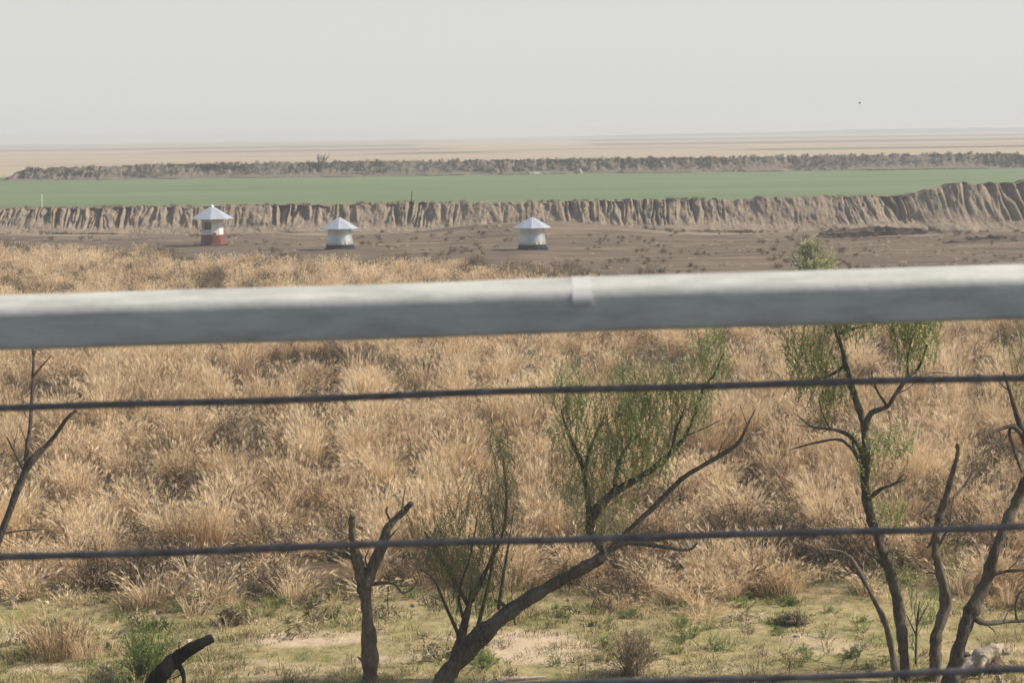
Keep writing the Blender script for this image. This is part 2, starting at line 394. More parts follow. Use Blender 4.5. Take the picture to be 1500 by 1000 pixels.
# tall straw: clumps of tufts, dome-shaped, with gaps between
gy = np.arange(25.5, 124, 1.45); CL = []
for r_, yy in enumerate(gy):
    w_ = .30*yy+6; q = np.arange(-w_, w_, 0.92 if yy < 75 else 1.15) + (.45 if r_ % 2 else 0)
    CL.append(np.stack([q, np.full(len(q), yy)], -1))
C = np.concatenate(CL); C = C + rng.normal(0, 1, C.shape)*np.array([.27, .45])
cnz = fbm(C[:, 0]*.33, C[:, 1]*.22, 51, 3); ok = (cnz + .34*(rng.uniform(size=len(C))-.5) > .40)
C, cnz = C[ok], cnz[ok]
cs = rng.uniform(.09, .27, len(C)); ch = rng.uniform(.12, 1.15, len(C))**.8; cn = rng.poisson(8*(cs/.19)**1.5*np.where(C[:, 1] > 75, .75, 1))+4
ci = np.repeat(np.arange(len(C)), cn); off = rng.normal(0, 1, (len(ci), 2)); off *= (np.minimum(1, 1.6/np.maximum(1e-6, np.linalg.norm(off, axis=1))))[:, None]
x = C[ci, 0] + off[:, 0]*cs[ci]; y = C[ci, 1] + off[:, 1]*cs[ci]*1.1; dome = 1-.34*np.minimum(1, np.linalg.norm(off, axis=1)/1.6)**1.5; hcl = ch[ci]
leanx = off[:, 0]*.05; leany = off[:, 1]*.05
P = field_points(25, 124, lambda y: 2.6 if y < 40 else 1.2, 6)      # loose low tufts
x = np.concatenate([x, P[:, 0]]); y = np.concatenate([y, P[:, 1]]); dome = np.concatenate([dome, rng.uniform(.35, .6, len(P))]); hcl = np.concatenate([hcl, np.full(len(P), .4)])
leanx = np.concatenate([leanx, np.zeros(len(P))]); leany = np.concatenate([leany, np.zeros(len(P))])
fine = vn(x*1.1, y*1.0, 55); clump = fbm(x*.33, y*.22, 51, 3)
dedge = y - lawn_edge(x); dend = straw_end(x, y) - y
keep = (dedge > 1.6*(fine-.75)) & (dend + 8*(clump-.52) + 3*(fine-.5) > 0)
keep &= (rng.uniform(size=len(x)) < np.clip(.55 + dedge*.35, 0, 1)) & (rng.uniform(size=len(x)) < np.clip(.30 + dend*.07 + (clump-.5)*1.2, .08, 1))
keep &= ~near_hut(x, y)
x, y, dome, hcl, leanx, leany = x[keep], y[keep], dome[keep], hcl[keep], leanx[keep], leany[keep]
n = len(x)
hs = dome*(.50+.68*hcl)*rng.uniform(.8, 1.15, n)*np.clip(.60+.10*(y-lawn_edge(x)), .5, 1)*np.where(straw_end(x, y)-y < 10, .72, 1)*np.where(y > 70, .85, 1)
ws = rng.uniform(.75, 1.15, n)
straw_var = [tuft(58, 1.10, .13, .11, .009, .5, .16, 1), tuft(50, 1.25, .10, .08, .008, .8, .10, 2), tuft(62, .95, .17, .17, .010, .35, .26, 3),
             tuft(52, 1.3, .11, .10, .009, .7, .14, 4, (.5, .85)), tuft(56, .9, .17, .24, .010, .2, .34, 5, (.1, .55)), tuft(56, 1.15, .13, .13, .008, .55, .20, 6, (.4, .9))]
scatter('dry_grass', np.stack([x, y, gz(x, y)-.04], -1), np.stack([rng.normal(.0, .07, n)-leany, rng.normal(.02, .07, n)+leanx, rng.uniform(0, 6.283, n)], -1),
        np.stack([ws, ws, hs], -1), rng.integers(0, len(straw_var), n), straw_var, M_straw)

# dead grey-brown weeds in the gaps
def weed(n, h, seed, w=.012):
    rg = np.random.default_rng(seed); V = []; F_ = []; T = []
    def seg(a, b, w0, w1, t):
        d = b-a; s = np.cross(d, rg.normal(size=3)); s = s/(np.linalg.norm(s)+1e-9); base = len(V)
        V.extend([a-s*w0, a+s*w0, b+s*w1, b-s*w1]); T.extend([t]*4); F_.append((base, base+1, base+2, base+3))
    for i in range(n):
        az = rg.uniform(0, 6.283); le = abs(rg.normal(0, .5)); d = np.array([math.cos(az)*math.sin(le), math.sin(az)*math.sin(le), math.cos(le)])
        a = np.array([rg.normal(0, .08), rg.normal(0, .08), 0.]); L = h*rg.uniform(.5, 1); t = rg.uniform(.15, .75)
        mid = a + d*L*.5; e = mid + (d+rg.normal(0, .25, 3))*L*.5
        seg(a, mid, w*.6, w*.5, t); seg(mid, e, w*.5, w*.25, t)
        for q in range(5):
            s = rg.uniform(.35, 1); p = a+(e-a)*s; dd = d+rg.normal(0, .55, 3); dd[2] = abs(dd[2])*.8; ln = h*rg.uniform(.12, .3)
            seg(p, p+dd*ln, w*.35, w*.15, t)
            for r_ in range(3):
                pp = p+dd*ln*rg.uniform(.4, 1); seg(pp, pp+rg.normal(0, .03, 3), w*.6, w*.3, min(1, t+.15))
    return np.array(V), np.array(F_), np.array(T)
weed_var = [weed(26, .75, 31), weed(30, .55, 32), weed(22, .9, 33), weed(34, .45, 34)]
P = field_points(26, 128, lambda y: 3.0 if y < 70 else 1.8, 15)
x, y = P[:, 0], P[:, 1]; clump = fbm(x*.33, y*.22, 51, 3); fine = vn(x*1.1, y*1.0, 55)
dedge = y - lawn_edge(x); dend = straw_end(x, y) - y
keep = (dedge > .1+.8*(fine-.4)) & ((clump + .35*(fine-.5) < .46) | (rng.uniform(size=len(x)) < .55)) & (dend + 14*(clump-.42) > -1) & ~near_hut(x, y)
x, y = x[keep], y[keep]; n = len(x); s = rng.uniform(.5, 1.05, n)
scatter('dead_weeds', np.stack([x, y, gz(x, y)-.03], -1), np.stack([rng.normal(0, .1, n), rng.normal(0, .1, n), rng.uniform(0, 6.283, n)], -1), np.stack([s, s, s], -1), rng.integers(0, 4, n), weed_var, M_weed)

# low dry scrub and clods on the worked soil and along the crest of the bank
P = field_points(92, 152, lambda y: .42, 25, 8)
x, y = P[:, 0], P[:, 1]
keep = (y > straw_end(x, y)-2) & (fbm(x*.25, y*.2, 71, 3) > .52) & (y < bank_foot(x)-.5)
keep &= ~near_hut(x, y)
x, y = x[keep], y[keep]; n = len(x); s = rng.uniform(.25, .6, n)
low_var = [weed(20, .6, 41, .02), weed(16, .8, 42, .02), weed(24, .45, 43, .022)]
xc = rng.uniform(-60, 60, 420); yc = bank_foot(xc)+3.3+rng.uniform(0, 1.6, 420); keep = (fbm(xc*.3, xc*0, 73, 3) > .42) & (xc < 26); xc, yc = xc[keep], yc[keep]
x = np.concatenate([x, xc]); y = np.concatenate([y, yc]); z = np.concatenate([gz(x[:n], y[:n])-.03, crest_z(xc)-.08])
s = np.concatenate([s, rng.uniform(.25, .5, len(xc))]); n = len(x)
scatter('low_scrub', np.stack([x, y, z], -1), np.stack([0*x, 0*x, rng.uniform(0, 6.283, n)], -1), np.stack([s*1.3, s*1.3, s], -1), rng.integers(0, 3, n), low_var, M_weed)

P = field_points(96, 140, lambda y: 1.5, 26, 8); x, y = P[:, 0], P[:, 1]
keep = (y > straw_end(x, y)) & (y < bank_foot(x)+.3) & (fbm(x*.16, y*.35, 78, 4) > .50) & ~near_hut(x, y); x, y = x[keep], y[keep]; n = len(x); s = .5+2.2*rng.uniform(0, 1, n)**2.5
def clod(seed):
    rg = np.random.default_rng(seed); v = [(0, 0, .5)]+[(math.cos(a)*r_*rg.uniform(.6, 1.4), math.sin(a)*r_*rg.uniform(.6, 1.4), z_*rg.uniform(.8, 1.2)) for r_, z_ in ((.5, .4), (.85, 0)) for a in np.arange(7)*math.pi*2/7]
    f = [(0, 1+k_, 1+(k_+1) % 7, 1+(k_+1) % 7) for k_ in range(7)]+[(1+k_, 8+k_, 8+(k_+1) % 7, 1+(k_+1) % 7) for k_ in range(7)]
    return np.array(v)*.1, [q[:3] if q[2] == q[3] else q for q in f], np.full(15, rg.uniform(.1, .9))
scatter('soil_clods', np.stack([x, y, gz(x, y)-.02], -1), np.stack([0*x, 0*x, rng.uniform(0, 6.283, n)], -1), np.stack([s*1.5, s, s*.75], -1), rng.integers(0, 4, n), [clod(i_) for i_ in range(4)], mat_grass('turned_soil', [(.1, (.060, .043, .031)), (.5, (.12, .087, .062)), (.9, (.22, .165, .118))], .8, 0))

# grey dead reeds along the face and the top of the far bank
n = 2400; xf = rng.uniform(-64, 84, n); v_ = rng.uniform(.05, 1.25, n)**.8; xk = fbm(xf*.25, v_*2, 75, 3) + .25*(v_-.5) > .47
xf, v_ = xf[xk], v_[xk]; n = len(xf); hh_ = 1.72*sstep(-66.3, -61.5, xf)*(.86+.14*sstep(-60, -45, xf))
pf = np.where(v_ < .32, v_*.62, .2+(np.minimum(v_, 1)-.32)*1.18)
sx_ = rng.uniform(.4, .75, n)
scatter('bank_reeds', np.stack([xf, far_foot(xf)+2.6*v_-.1, FIELD_Z-.05+hh_*np.minimum(pf, 1)-.05], -1), np.stack([rng.normal(0, .12, n), rng.normal(0, .12, n), rng.uniform(0, 6.283, n)], -1), np.stack([sx_, sx_, sx_*rng.uniform(.6, 1.1, n)], -1), rng.integers(0, 3, n),
        [weed(26, .62, 44, .035), weed(22, .8, 45, .03), weed(30, .5, 46, .04)], mat_grass('grey_reed', [(.1, (.07, .060, .050)), (.5, (.22, .185, .145)), (.9, (.52, .44, .34))], .7, .05))

# short turf of the clearing
P = field_points(19, 31, lambda y: 34, 35, 3)
x, y = P[:, 0], P[:, 1]; gn = fbm(x*.7, y*.55, 63, 3)
keep = (y < lawn_edge(x)+1.2) & (rng.uniform(size=len(x)) < .25+1.2*sstep(.35, .62, gn))
x, y = x[keep], y[keep]; n = len(x); s = rng.uniform(.7, 1.9, n)
short_var = [tuft(26, .075, .09, .6, .006, 0, .5, 51, (.1, .6)), tuft(20, .11, .07, .4, .006, 0, .5, 52, (.3, .9)), tuft(30, .05, .12, .8, .007, 0, .5, 53, (.05, .5)), tuft(14, .17, .05, .3, .006, .3, .3, 54, (.5, 1))]
scatter('short_grass', np.stack([x, y, gz(x, y)-.005], -1), np.stack([0*x, 0*x, rng.uniform(0, 6.283, n)], -1), np.stack([s, s, s], -1), rng.choice(4, n, p=[.35, .3, .27, .08]), short_var, M_short)

# ------------------------------------------------------------------ trees of the clearing
def tube(path, radii, seg=9, seed=0, rough=.10, sub=4):
    """bent tapered limb with an uneven surface"""
    rg = np.random.default_rng(seed); P = [np.array(p) for p in path]; pts = []; rr = []
    def cr(a, b, c, d, t): return .5*((2*b)+(-a+c)*t+(2*a-5*b+4*c-d)*t*t+(-a+3*b-3*c+d)*t**3)
    for i in range(len(P)-1):
        a = P[max(i-1, 0)]; b = P[i]; c = P[i+1]; d = P[min(i+2, len(P)-1)]
        for k in range(sub):
            t = k/sub; pts.append(cr(a, b, c, d, t)); rr.append(radii[i]*(1-t)+radii[i+1]*t)
    pts.append(P[-1]); rr.append(radii[-1]); n = len(pts)
    V = []; F_ = []; ref = np.array([.3, 1., .2]); ph = rg.uniform(0, 6.28, 3)
    for i in range(n):
        d = pts[min(i+1, n-1)]-pts[max(i-1, 0)]; d = d/(np.linalg.norm(d)+1e-9)
        a = np.cross(d, ref); a /= np.linalg.norm(a)+1e-9; b = np.cross(d, a)
        knot = 1+rough*1.2*math.sin(i*.9+ph[0])*math.sin(i*.37+ph[1])
        for k in range(seg):
            t = 2*math.pi*k/seg; q = rr[i]*knot*(1+rough*rg.uniform(-1, 1)+rough*.9*math.sin(2*t+ph[2]+i*.25))
            V.append(pts[i]+(a*math.cos(t)+b*math.sin(t))*q)
    for i in range(n-1):
        for k in range(seg):
            k2 = (k+1) % seg; F_.append((i*seg+k, i*seg+k2, (i+1)*seg+k2, (i+1)*seg+k))
    c0 = len(V); V.append(pts[0]); c1 = len(V); V.append(pts[-1]+(pts[-1]-pts[-2])*.15)
    for k in range(seg):
        k2 = (k+1) % seg; F_.append((c0, k2, k)); F_.append((c1, (n-1)*seg+k, (n-1)*seg+k2))
    return V, F_
def join(parts):
    V = []; F_ = []
    for v, f in parts:
        b = len(V); V += list(v); F_ += [tuple(i+b for i in q) for q in f]
    return V, F_
def limb(pp, Y, dY=0.0, seed=0, rough=.12, seg=9, wob=.06):
    """pp: (px, py, half width in px) along the limb, at distance Y drifting by dY"""
    rg = np.random.default_rng(seed+500); n = len(pp); path = []; rad = []
    for i, (a, b, r) in enumerate(pp):
        yy = Y + dY*i/max(n-1, 1) + (rg.normal(0, wob) if i else 0)
        path.append(at(a, b, yy)); rad.append(r/FPX*yy)
    return tube(path, rad, seg, seed, rough)

def mat_bark(name, c0, c1, c2):
    t = NT(name); n = t.noise(t.pos((1, 1, .3)), 30, 6, .75); n2 = t.noise(t.pos(), 2.2, 4)
    c = t.ramp(n, [(.3, c0), (.5, c1), (.75, c2)]); c = t.mix(t.ramp(n2, [(.45, (0, 0, 0)), (.7, (.6, .6, .6))]), c, c2)
    t.bump(n, .06); return t.fin(c, .95, .1)
M_bark = mat_bark('dark_bark', (.030, .026, .022), (.092, .081, .069), (.24, .21, .175))
M_greybark = mat_bark('grey_bark', (.045, .036, .028), (.14, .113, .09), (.32, .265, .21))
M_char = mat_bark('charred_bark', (.006, .006, .007), (.012, .012, .014), (.024, .023, .024))
M_pale = mat_bark('bleached_wood', (.30, .235, .17), (.55, .46, .36), (.72, .63, .52))
M_leafA = mat_grass('olive_leaf', [(.1, (.12, .15, .06)), (.5, (.245, .285, .12)), (.9, (.41, .43, .21))], .35, .42)
M_leafB = mat_grass('fresh_leaf', [(.1, (.14, .17, .06)), (.5, (.285, .325, .13)), (.9, (.48, .50, .24))], .35, .3)
M_leafC = mat_grass('dusty_leaf', [(.1, (.11, .12, .055)), (.5, (.20, .205, .10)), (.9, (.31, .31, .17))], .35, .42)

FOL = 1.3
def sprigs(clumps, Y, seed, leaf=(.034, .009), per=18, up=1.3, ln=(.24, .6)):
    """feathery foliage: many small leaflets along thin curved sprigs inside clumps (px centre, px radii, number of sprigs)"""
    rg = np.random.default_rng(seed); V = []; F_ = []; T = []
    k = Y/FPX
    for (cx, cy, rx, ry, ns) in clumps:
        for i in range(int(ns*FOL)):
            g = rg.normal(0, .60, 3); g = g/max(1.0, np.linalg.norm(g)/1.25)
            c = np.array(at(cx+g[0]*rx, cy+g[1]*ry, Y+g[2]*rx*k*.9))
            L = rg.uniform(*ln); d = rg.normal(0, .55, 3); d[2] = abs(d[2])*.6+up; d /= np.linalg.norm(d); bend = rg.normal(0, .25, 3); tone = rg.uniform(.2, .8)
            s0 = np.cross(d, rg.normal(size=3)); s0 /= np.linalg.norm(s0)+1e-9
            base = len(V); e = c+d*L+bend*L*.3      # the sprig's own stalk
            mid = c+d*L*.5+bend*L*.04
            V += [c-s0*.004, c+s0*.004, mid+s0*.003, mid-s0*.003, e+s0*.0015, e-s0*.0015]; T += [.12]*6
            F_ += [(base, base+1, base+2, base+3), (base+3, base+2, base+4, base+5)]
            for q in range(per):
                t = (q+.5)/per; p = c+d*L*t+bend*L*.3*t*t; o = d*.8+rg.normal(0, .75, 3); o /= np.linalg.norm(o)
                s = np.cross(o, rg.normal(size=3)); s /= np.linalg.norm(s)+1e-9; ll = leaf[0]*rg.uniform(.6, 1.5); w = leaf[1]*rg.uniform(.7, 1.3)*.5; base = len(V)
                V += [p, p+o*ll*.45+s*w, p+o*ll, p+o*ll*.45-s*w]; T += [float(np.clip(tone+rg.normal(0, .12), 0, 1))]*4; F_.append((base, base+1, base+2, base+3))
    return np.array(V), np.array(F_), np.array(T)

def tree(name, label, cat, Y, trunk, branches, foliage=None, bark=M_bark, leafmat=None, seed=0, group=None, twigs=None, leaf=(.034, .009), per=16, rough=.15):
    p0 = at(trunk[0][0], trunk[0][1], Y); z0 = float(gz(p0.x, p0.y)); d = 0
    # carry the trunk on down below the frame to the soil
    full = list(trunk); wp = Vector((p0.x, Y, z0-.08))
    root = empty(name, (p0.x, Y, z0), label, cat, group)
    rg = np.random.default_rng(seed+900)
    pts = [at(a, b, Y+(rg.normal(0, .05) if i else 0)) for i, (a, b, r) in enumerate(full)]; rad = [.82*r/FPX*Y for a, b, r in full]
    if p0.z > z0+.02:
        q = pts[0]+(pts[0]-pts[1]).normalized()*((p0.z-z0)*.9); q = Vector((p0.x*.6+q.x*.4, Y, z0-.08)); pts = [q]+pts; rad = [rad[0]*1.3]+rad
    v, f = tube(pts, rad, 12, seed, rough, 7); mesh_obj('trunk', v, f, bark, root, smooth=True)
    for j, b in enumerate(branches):
        v, f = limb(b, Y, rg.uniform(-.35, .35), seed+10+j, .12, 8, .04); mesh_obj('branch', v, f, bark, root, smooth=True)
    # fine side shoots
    tw = list(twigs or [])
    for b in branches:
        for q in range(2 if len(b) > 3 else 1):
            i_ = int(rg.integers(1, len(b)-1)) if len(b) > 2 else 0
            a0 = b[i_]; a1 = b[i_+1]; ang = math.atan2(a1[1]-a0[1], a1[0]-a0[0]) + rg.choice([-1, 1])*rg.uniform(.5, 1.1); L_ = rg.uniform(14, 34)
            tw.append([(a0[0], a0[1], max(.9, a0[2]*.35)), (a0[0]+math.cos(ang)*L_*.5+rg.normal(0, 2), a0[1]+math.sin(ang)*L_*.5-3, max(.7, a0[2]*.25)), (a0[0]+math.cos(ang)*L_, a0[1]+math.sin(ang)*L_-8, .45)])
    twigs = tw
    if twigs:
        for j, b in enumerate(twigs):
            v, f = limb(b, Y, rg.uniform(-.3, .3), seed+60+j, .1, 5, .03); mesh_obj('twig', v, f, bark, root, smooth=True)
    if foliage:
        V, F_, T = sprigs(foliage, Y, seed+3, leaf, per); mesh_obj('crown', V, F_, leafmat, root, tone=T)
    return root

# 1 bare sapling at the left edge
tree('bare_sapling', 'thin leafless sapling forking in a Y at the left edge of the dry grass', 'sapling', 24.2,
     [(-75, 960, 9), (-40, 870, 8), (0, 785, 6.5), (38, 688, 5.5), (75, 645, 4.5), (98, 613, 3.6), (112, 600, 2.6)],
     [[(38, 690, 4), (40, 655, 3), (45, 615, 2.8), (48, 560, 2.4), (49, 520, 1.6), (45, 488, 1)], [(36, 692, 2.2), (20, 660, 1.6), (10, 640, .9)]],
     twigs=[[(48, 552, 1.6), (62, 535, 1.2), (74, 522, .6)], [(0, 782, 1.6), (35, 776, 1.1), (62, 775, .6)], [(49, 520, 1.2), (58, 500, .9), (64, 484, .5)], [(98, 613, 1.2), (112, 612, .8), (118, 606, .4)]], seed=1)
# 2 dead snag with two broken limbs
tree('dead_snag', 'dead grey tree snag with two short broken limbs, left of the leaning tree', 'dead tree', 24.0,
     [(545, 1025, 15), (542, 985, 13.5), (540, 930, 12.5), (536, 880, 12), (531, 850, 11.5), (524, 822, 9), (517, 792, 7.5), (516, 762, 7), (517, 754, 5)],
     [[(533, 862, 9), (548, 825, 8.5), (560, 798, 7.5), (570, 770, 6.5), (589, 751, 5.5), (602, 737, 4)], [(522, 822, 3.5), (502, 810, 3), (478, 803, 2.2), (445, 800, 1.2)]],
     twigs=[[(540, 857, 2), (575, 854, 1.6), (590, 868, 1.4), (605, 860, 1.1), (612, 848, .6)], [(548, 853, 1.6), (568, 852, 1.3), (590, 858, 1), (614, 852, .5)], [(572, 762, 2.4), (566, 750, 1.8), (568, 742, 1)], [(541, 835, 1.6), (535, 820, 1.3), (540, 805, .6)], [(530, 966, 2.5), (524, 962, 1.2)], [(569, 858, 1), (568, 880, .8), (569, 900, .4)]], bark=M_greybark, seed=2)
# 3 leaning tree with green growth
tree('leaning_tree', 'dark tree leaning far to the right with feathery green growth on its upper branch', 'tree', 23.6,
     [(638, 1020, 18), (660, 980, 16.5), (700, 935, 15.5), (745, 896, 14), (800, 862, 12), (850, 834, 10), (884, 811, 8.5), (868, 785, 7), (862, 768, 7), (875, 745, 8), (900, 720, 7.5), (935, 700, 6.5), (965, 680, 5), (990, 655, 4.2), (1004, 638, 3.4), (1020, 600, 2.8), (1030, 570, 2.3), (1048, 545, 1.7), (1060, 515, .8)],
     [[(880, 814, 7), (905, 798, 4.6), (930, 795, 3.6), (970, 800, 2.8), (1008, 805, 2.2), (1022, 794, 1)], [(890, 806, 3.6), (925, 772, 3.3), (960, 740, 3.6), (1000, 700, 3.6), (1050, 670, 3.2), (1080, 650, 2.6), (1095, 622, 1.8), (1106, 600, .8)],
      [(865, 772, 4.5), (860, 722, 4), (852, 680, 3.5), (842, 655, 3), (830, 628, 2), (822, 600, 1)], [(856, 690, 3), (865, 655, 2.2), (878, 625, 1.6), (888, 606, .7)], [(985, 660, 2.6), (990, 630, 2.2), (1000, 606, 1.4), (1004, 590, .6)], [(900, 722, 3), (905, 680, 2.4), (925, 640, 1.8), (935, 600, .8)]],
     [(932, 632, 50, 66, 270), (945, 690, 40, 30, 60), (850, 690, 38, 78, 150), (832, 596, 32, 34, 60), (1040, 545, 26, 46, 70), (900, 745, 30, 32, 34), (1020, 620, 24, 32, 34), (985, 600, 30, 40, 50), (870, 790, 26, 26, 22)],
     twigs=[[(745, 893, 3), (735, 884, 3), (724, 878, 1.5)], [(1004, 638, 1.6), (1030, 628, 1.2), (1055, 615, .6)], [(752, 900, 1.5), (755, 915, 1)], [(1080, 650, 1.2), (1100, 640, .8), (1118, 622, .4)], [(1008, 805, 1), (1018, 815, .5)]], leafmat=M_leafA, seed=3, leaf=(.04, .013), per=20)
# 3b feathery bush at its foot
tree('feathery_bush', 'olive feathery bush with upright shoots growing at the foot of the leaning tree', 'bush', 24.1,
     [(650, 1010, 11), (664, 975, 10.5), (676, 930, 9), (686, 890, 6), (694, 860, 4)],
     [[(688, 890, 4), (666, 850, 3), (645, 815, 2.2), (622, 778, 1)], [(690, 880, 3.6), (712, 835, 3), (735, 785, 2.6), (742, 730, 2), (737, 672, .8)], [(696, 930, 3), (712, 870, 2.4), (724, 800, 1.6), (718, 740, .7)], [(680, 910, 3), (672, 870, 2.2), (690, 810, 1.6), (700, 750, .7)], [(730, 892, 2.6), (738, 840, 2), (746, 790, 1.4), (752, 750, .6)], [(672, 930, 3), (650, 880, 2.4), (636, 850, 1.4), (612, 828, .6)]],
     [(668, 850, 42, 52, 120), (640, 800, 34, 46, 60), (732, 735, 20, 74, 95), (705, 790, 40, 50, 55), (690, 880, 30, 30, 60), (670, 750, 34, 46, 28), (730, 860, 26, 40, 36)], leafmat=M_leafC, seed=4, leaf=(.036, .010))
# 4 green tree at the right, its top showing above the rail
tree('green_tree', 'slender tree with bright green leaf clusters rising to the underside of the rail at right', 'tree', 24.0,
     [(1328, 1015, 10.5), (1324, 960, 10), (1318, 900, 9.5), (1305, 840, 9), (1290, 800, 8.5), (1276, 760, 8), (1267, 710, 8), (1268, 660, 7.2), (1264, 618, 6.6), (1250, 575, 5.4), (1240, 540, 4.4), (1233, 510, 3.8), (1222, 478, 3), (1214, 450, 2), (1208, 430, .8)],
     [[(1267, 628, 4.6), (1276, 605, 4.2), (1300, 595, 3.8), (1312, 577, 3.4), (1330, 552, 3), (1345, 540, 2.2), (1358, 505, 1)], [(1268, 678, 3.6), (1255, 648, 3.3), (1235, 633, 3), (1215, 628, 2.4), (1190, 625, 1.8), (1168, 608, .7)],
      [(1265, 690, 3), (1250, 660, 2.6), (1230, 644, 2.2), (1200, 647, 1.8), (1158, 658, .7)], [(1272, 732, 3.2), (1290, 716, 2.8), (1310, 708, 2), (1324, 694, .8)], [(1300, 595, 2), (1284, 570, 1.6), (1276, 545, .7)], [(1238, 535, 2.4), (1215, 550, 2), (1190, 556, 1.4), (1168, 570, .6)], [(1330, 552, 2), (1330, 520, 1.6), (1338, 490, .7)], [(1226, 490, 2), (1255, 480, 1.6), (1290, 474, .7)], [(1304, 838, 3), (1280, 815, 2), (1266, 806, .8)]],
     [(1188, 548, 36, 42, 110), (1338, 515, 30, 36, 95), (1358, 480, 16, 24, 30), (1280, 482, 46, 18, 60), (1232, 490, 30, 22, 50), (1296, 678, 34, 26, 36), (1216, 600, 24, 30, 34), (1302, 772, 36, 18, 26), (1266, 690, 14, 32, 24), (1205, 448, 30, 18, 30)],
     twigs=[[(1355, 548, 1), (1375, 545, .8), (1395, 548, .4)], [(1215, 628, 1.2), (1205, 605, 1), (1200, 585, .4)]], leafmat=M_leafB, seed=5, leaf=(.044, .018))
# 5 bare crooked stem, 6 thin stem, 7 dark leaning trunk, seedling
tree('crooked_tree', 'bare crooked grey-brown stem ending in a pale broken tip, right of the green tree', 'dead tree', 23.9,
     [(1366, 1015, 12), (1370, 970, 11), (1372, 930, 11), (1385, 885, 9.5), (1378, 842, 8.5), (1370, 800, 7.5), (1376, 760, 7), (1385, 730, 6), (1396, 690, 5), (1403, 665, 4.2), (1402, 650, 2.6)],
     [[(1388, 738, 2.4), (1412, 712, 2), (1424, 692, 1.5), (1431, 676, .6)], [(1374, 800, 2), (1390, 770, 1.6), (1394, 742, 1.2), (1399, 720, .5)], [(1372, 786, 3), (1364, 795, 2.4), (1358, 802, 1.2)], [(1376, 842, 2.4), (1364, 838, 1.8), (1356, 840, .8)]], bark=M_greybark, seed=6)
tree('thin_sapling', 'thin bare sapling curving up to the left beside the green tree trunk', 'sapling', 23.6,
     [(1316, 1012, 6.5), (1308, 960, 6), (1296, 910, 5), (1276, 870, 4.6), (1256, 832, 4), (1245, 816, 3), (1226, 806, 2.2), (1204, 804, .8)],
     [[(1262, 842, 2), (1250, 838, 1.6), (1232, 846, .6)]], bark=M_greybark, seed=7)
tree('slanting_tree', 'dark trunk slanting up to the right edge with a low side branch', 'tree', 23.3,
     [(1380, 1020, 15), (1395, 985, 14), (1410, 930, 12.5), (1425, 890, 11.5), (1445, 850, 10.5), (1456, 810, 9.8), (1470, 775, 9.2), (1486, 740, 8.5), (1502, 705, 8), (1520, 660, 7), (1540, 600, 6)],
     [[(1424, 902, 5), (1442, 912, 4), (1470, 910, 3), (1500, 908, 2.6), (1530, 900, 1.5)], [(1516, 680, 6), (1501, 642, 5.6), (1490, 610, 4.6), (1479, 572, 3.2), (1470, 545, 1.4)], [(1498, 638, 3.6), (1482, 624, 3.4), (1455, 633, 2.4), (1450, 640, 1)], [(1450, 842, 4), (1475, 836, 3), (1510, 834, 2)], [(1488, 622, 2.6), (1478, 632, 2), (1486, 660, 1.8), (1496, 690, 1.6)]],
     twigs=[[(1489, 906, 2), (1488, 882, 1.5), (1497, 862, .7)], [(1464, 632, 1), (1467, 642, .5)]],
     foliage=[(1488, 540, 26, 34, 26), (1500, 590, 18, 26, 16)], leafmat=M_leafB, seed=8)
tree('green_seedling', 'small green seedling between the trunks at lower right', 'seedling', 24.6,
     [(1341, 992, 2.6), (1342, 950, 2.2), (1343, 915, 1.8), (1347, 880, .8)], [[(1343, 915, 1.4), (1360, 885, .6)], [(1342, 930, 1.4), (1328, 900, .6)]],
     [(1345, 890, 34, 26, 40), (1320, 855, 20, 18, 12), (1392, 838, 16, 18, 14), (1345, 930, 16, 30, 14)], leafmat=M_leafB, seed=9)
# charred branch at the bottom edge
tree('charred_branch', 'thick charred black branch stub bending to the right at the bottom edge', 'branch', 22.4,
     [(208, 1040, 19), (224, 1006, 18), (240, 982, 16.5), (256, 966, 14), (276, 952, 11.5), (296, 941, 9.5), (311, 934, 8.5)],
     [[(262, 974, 5), (268, 986, 3.2), (270, 1005, 2.8), (269, 1030, 2.5)]], twigs=[[(262, 948, 1.5), (262, 940, .6)]], bark=M_char, seed=10, rough=.05)

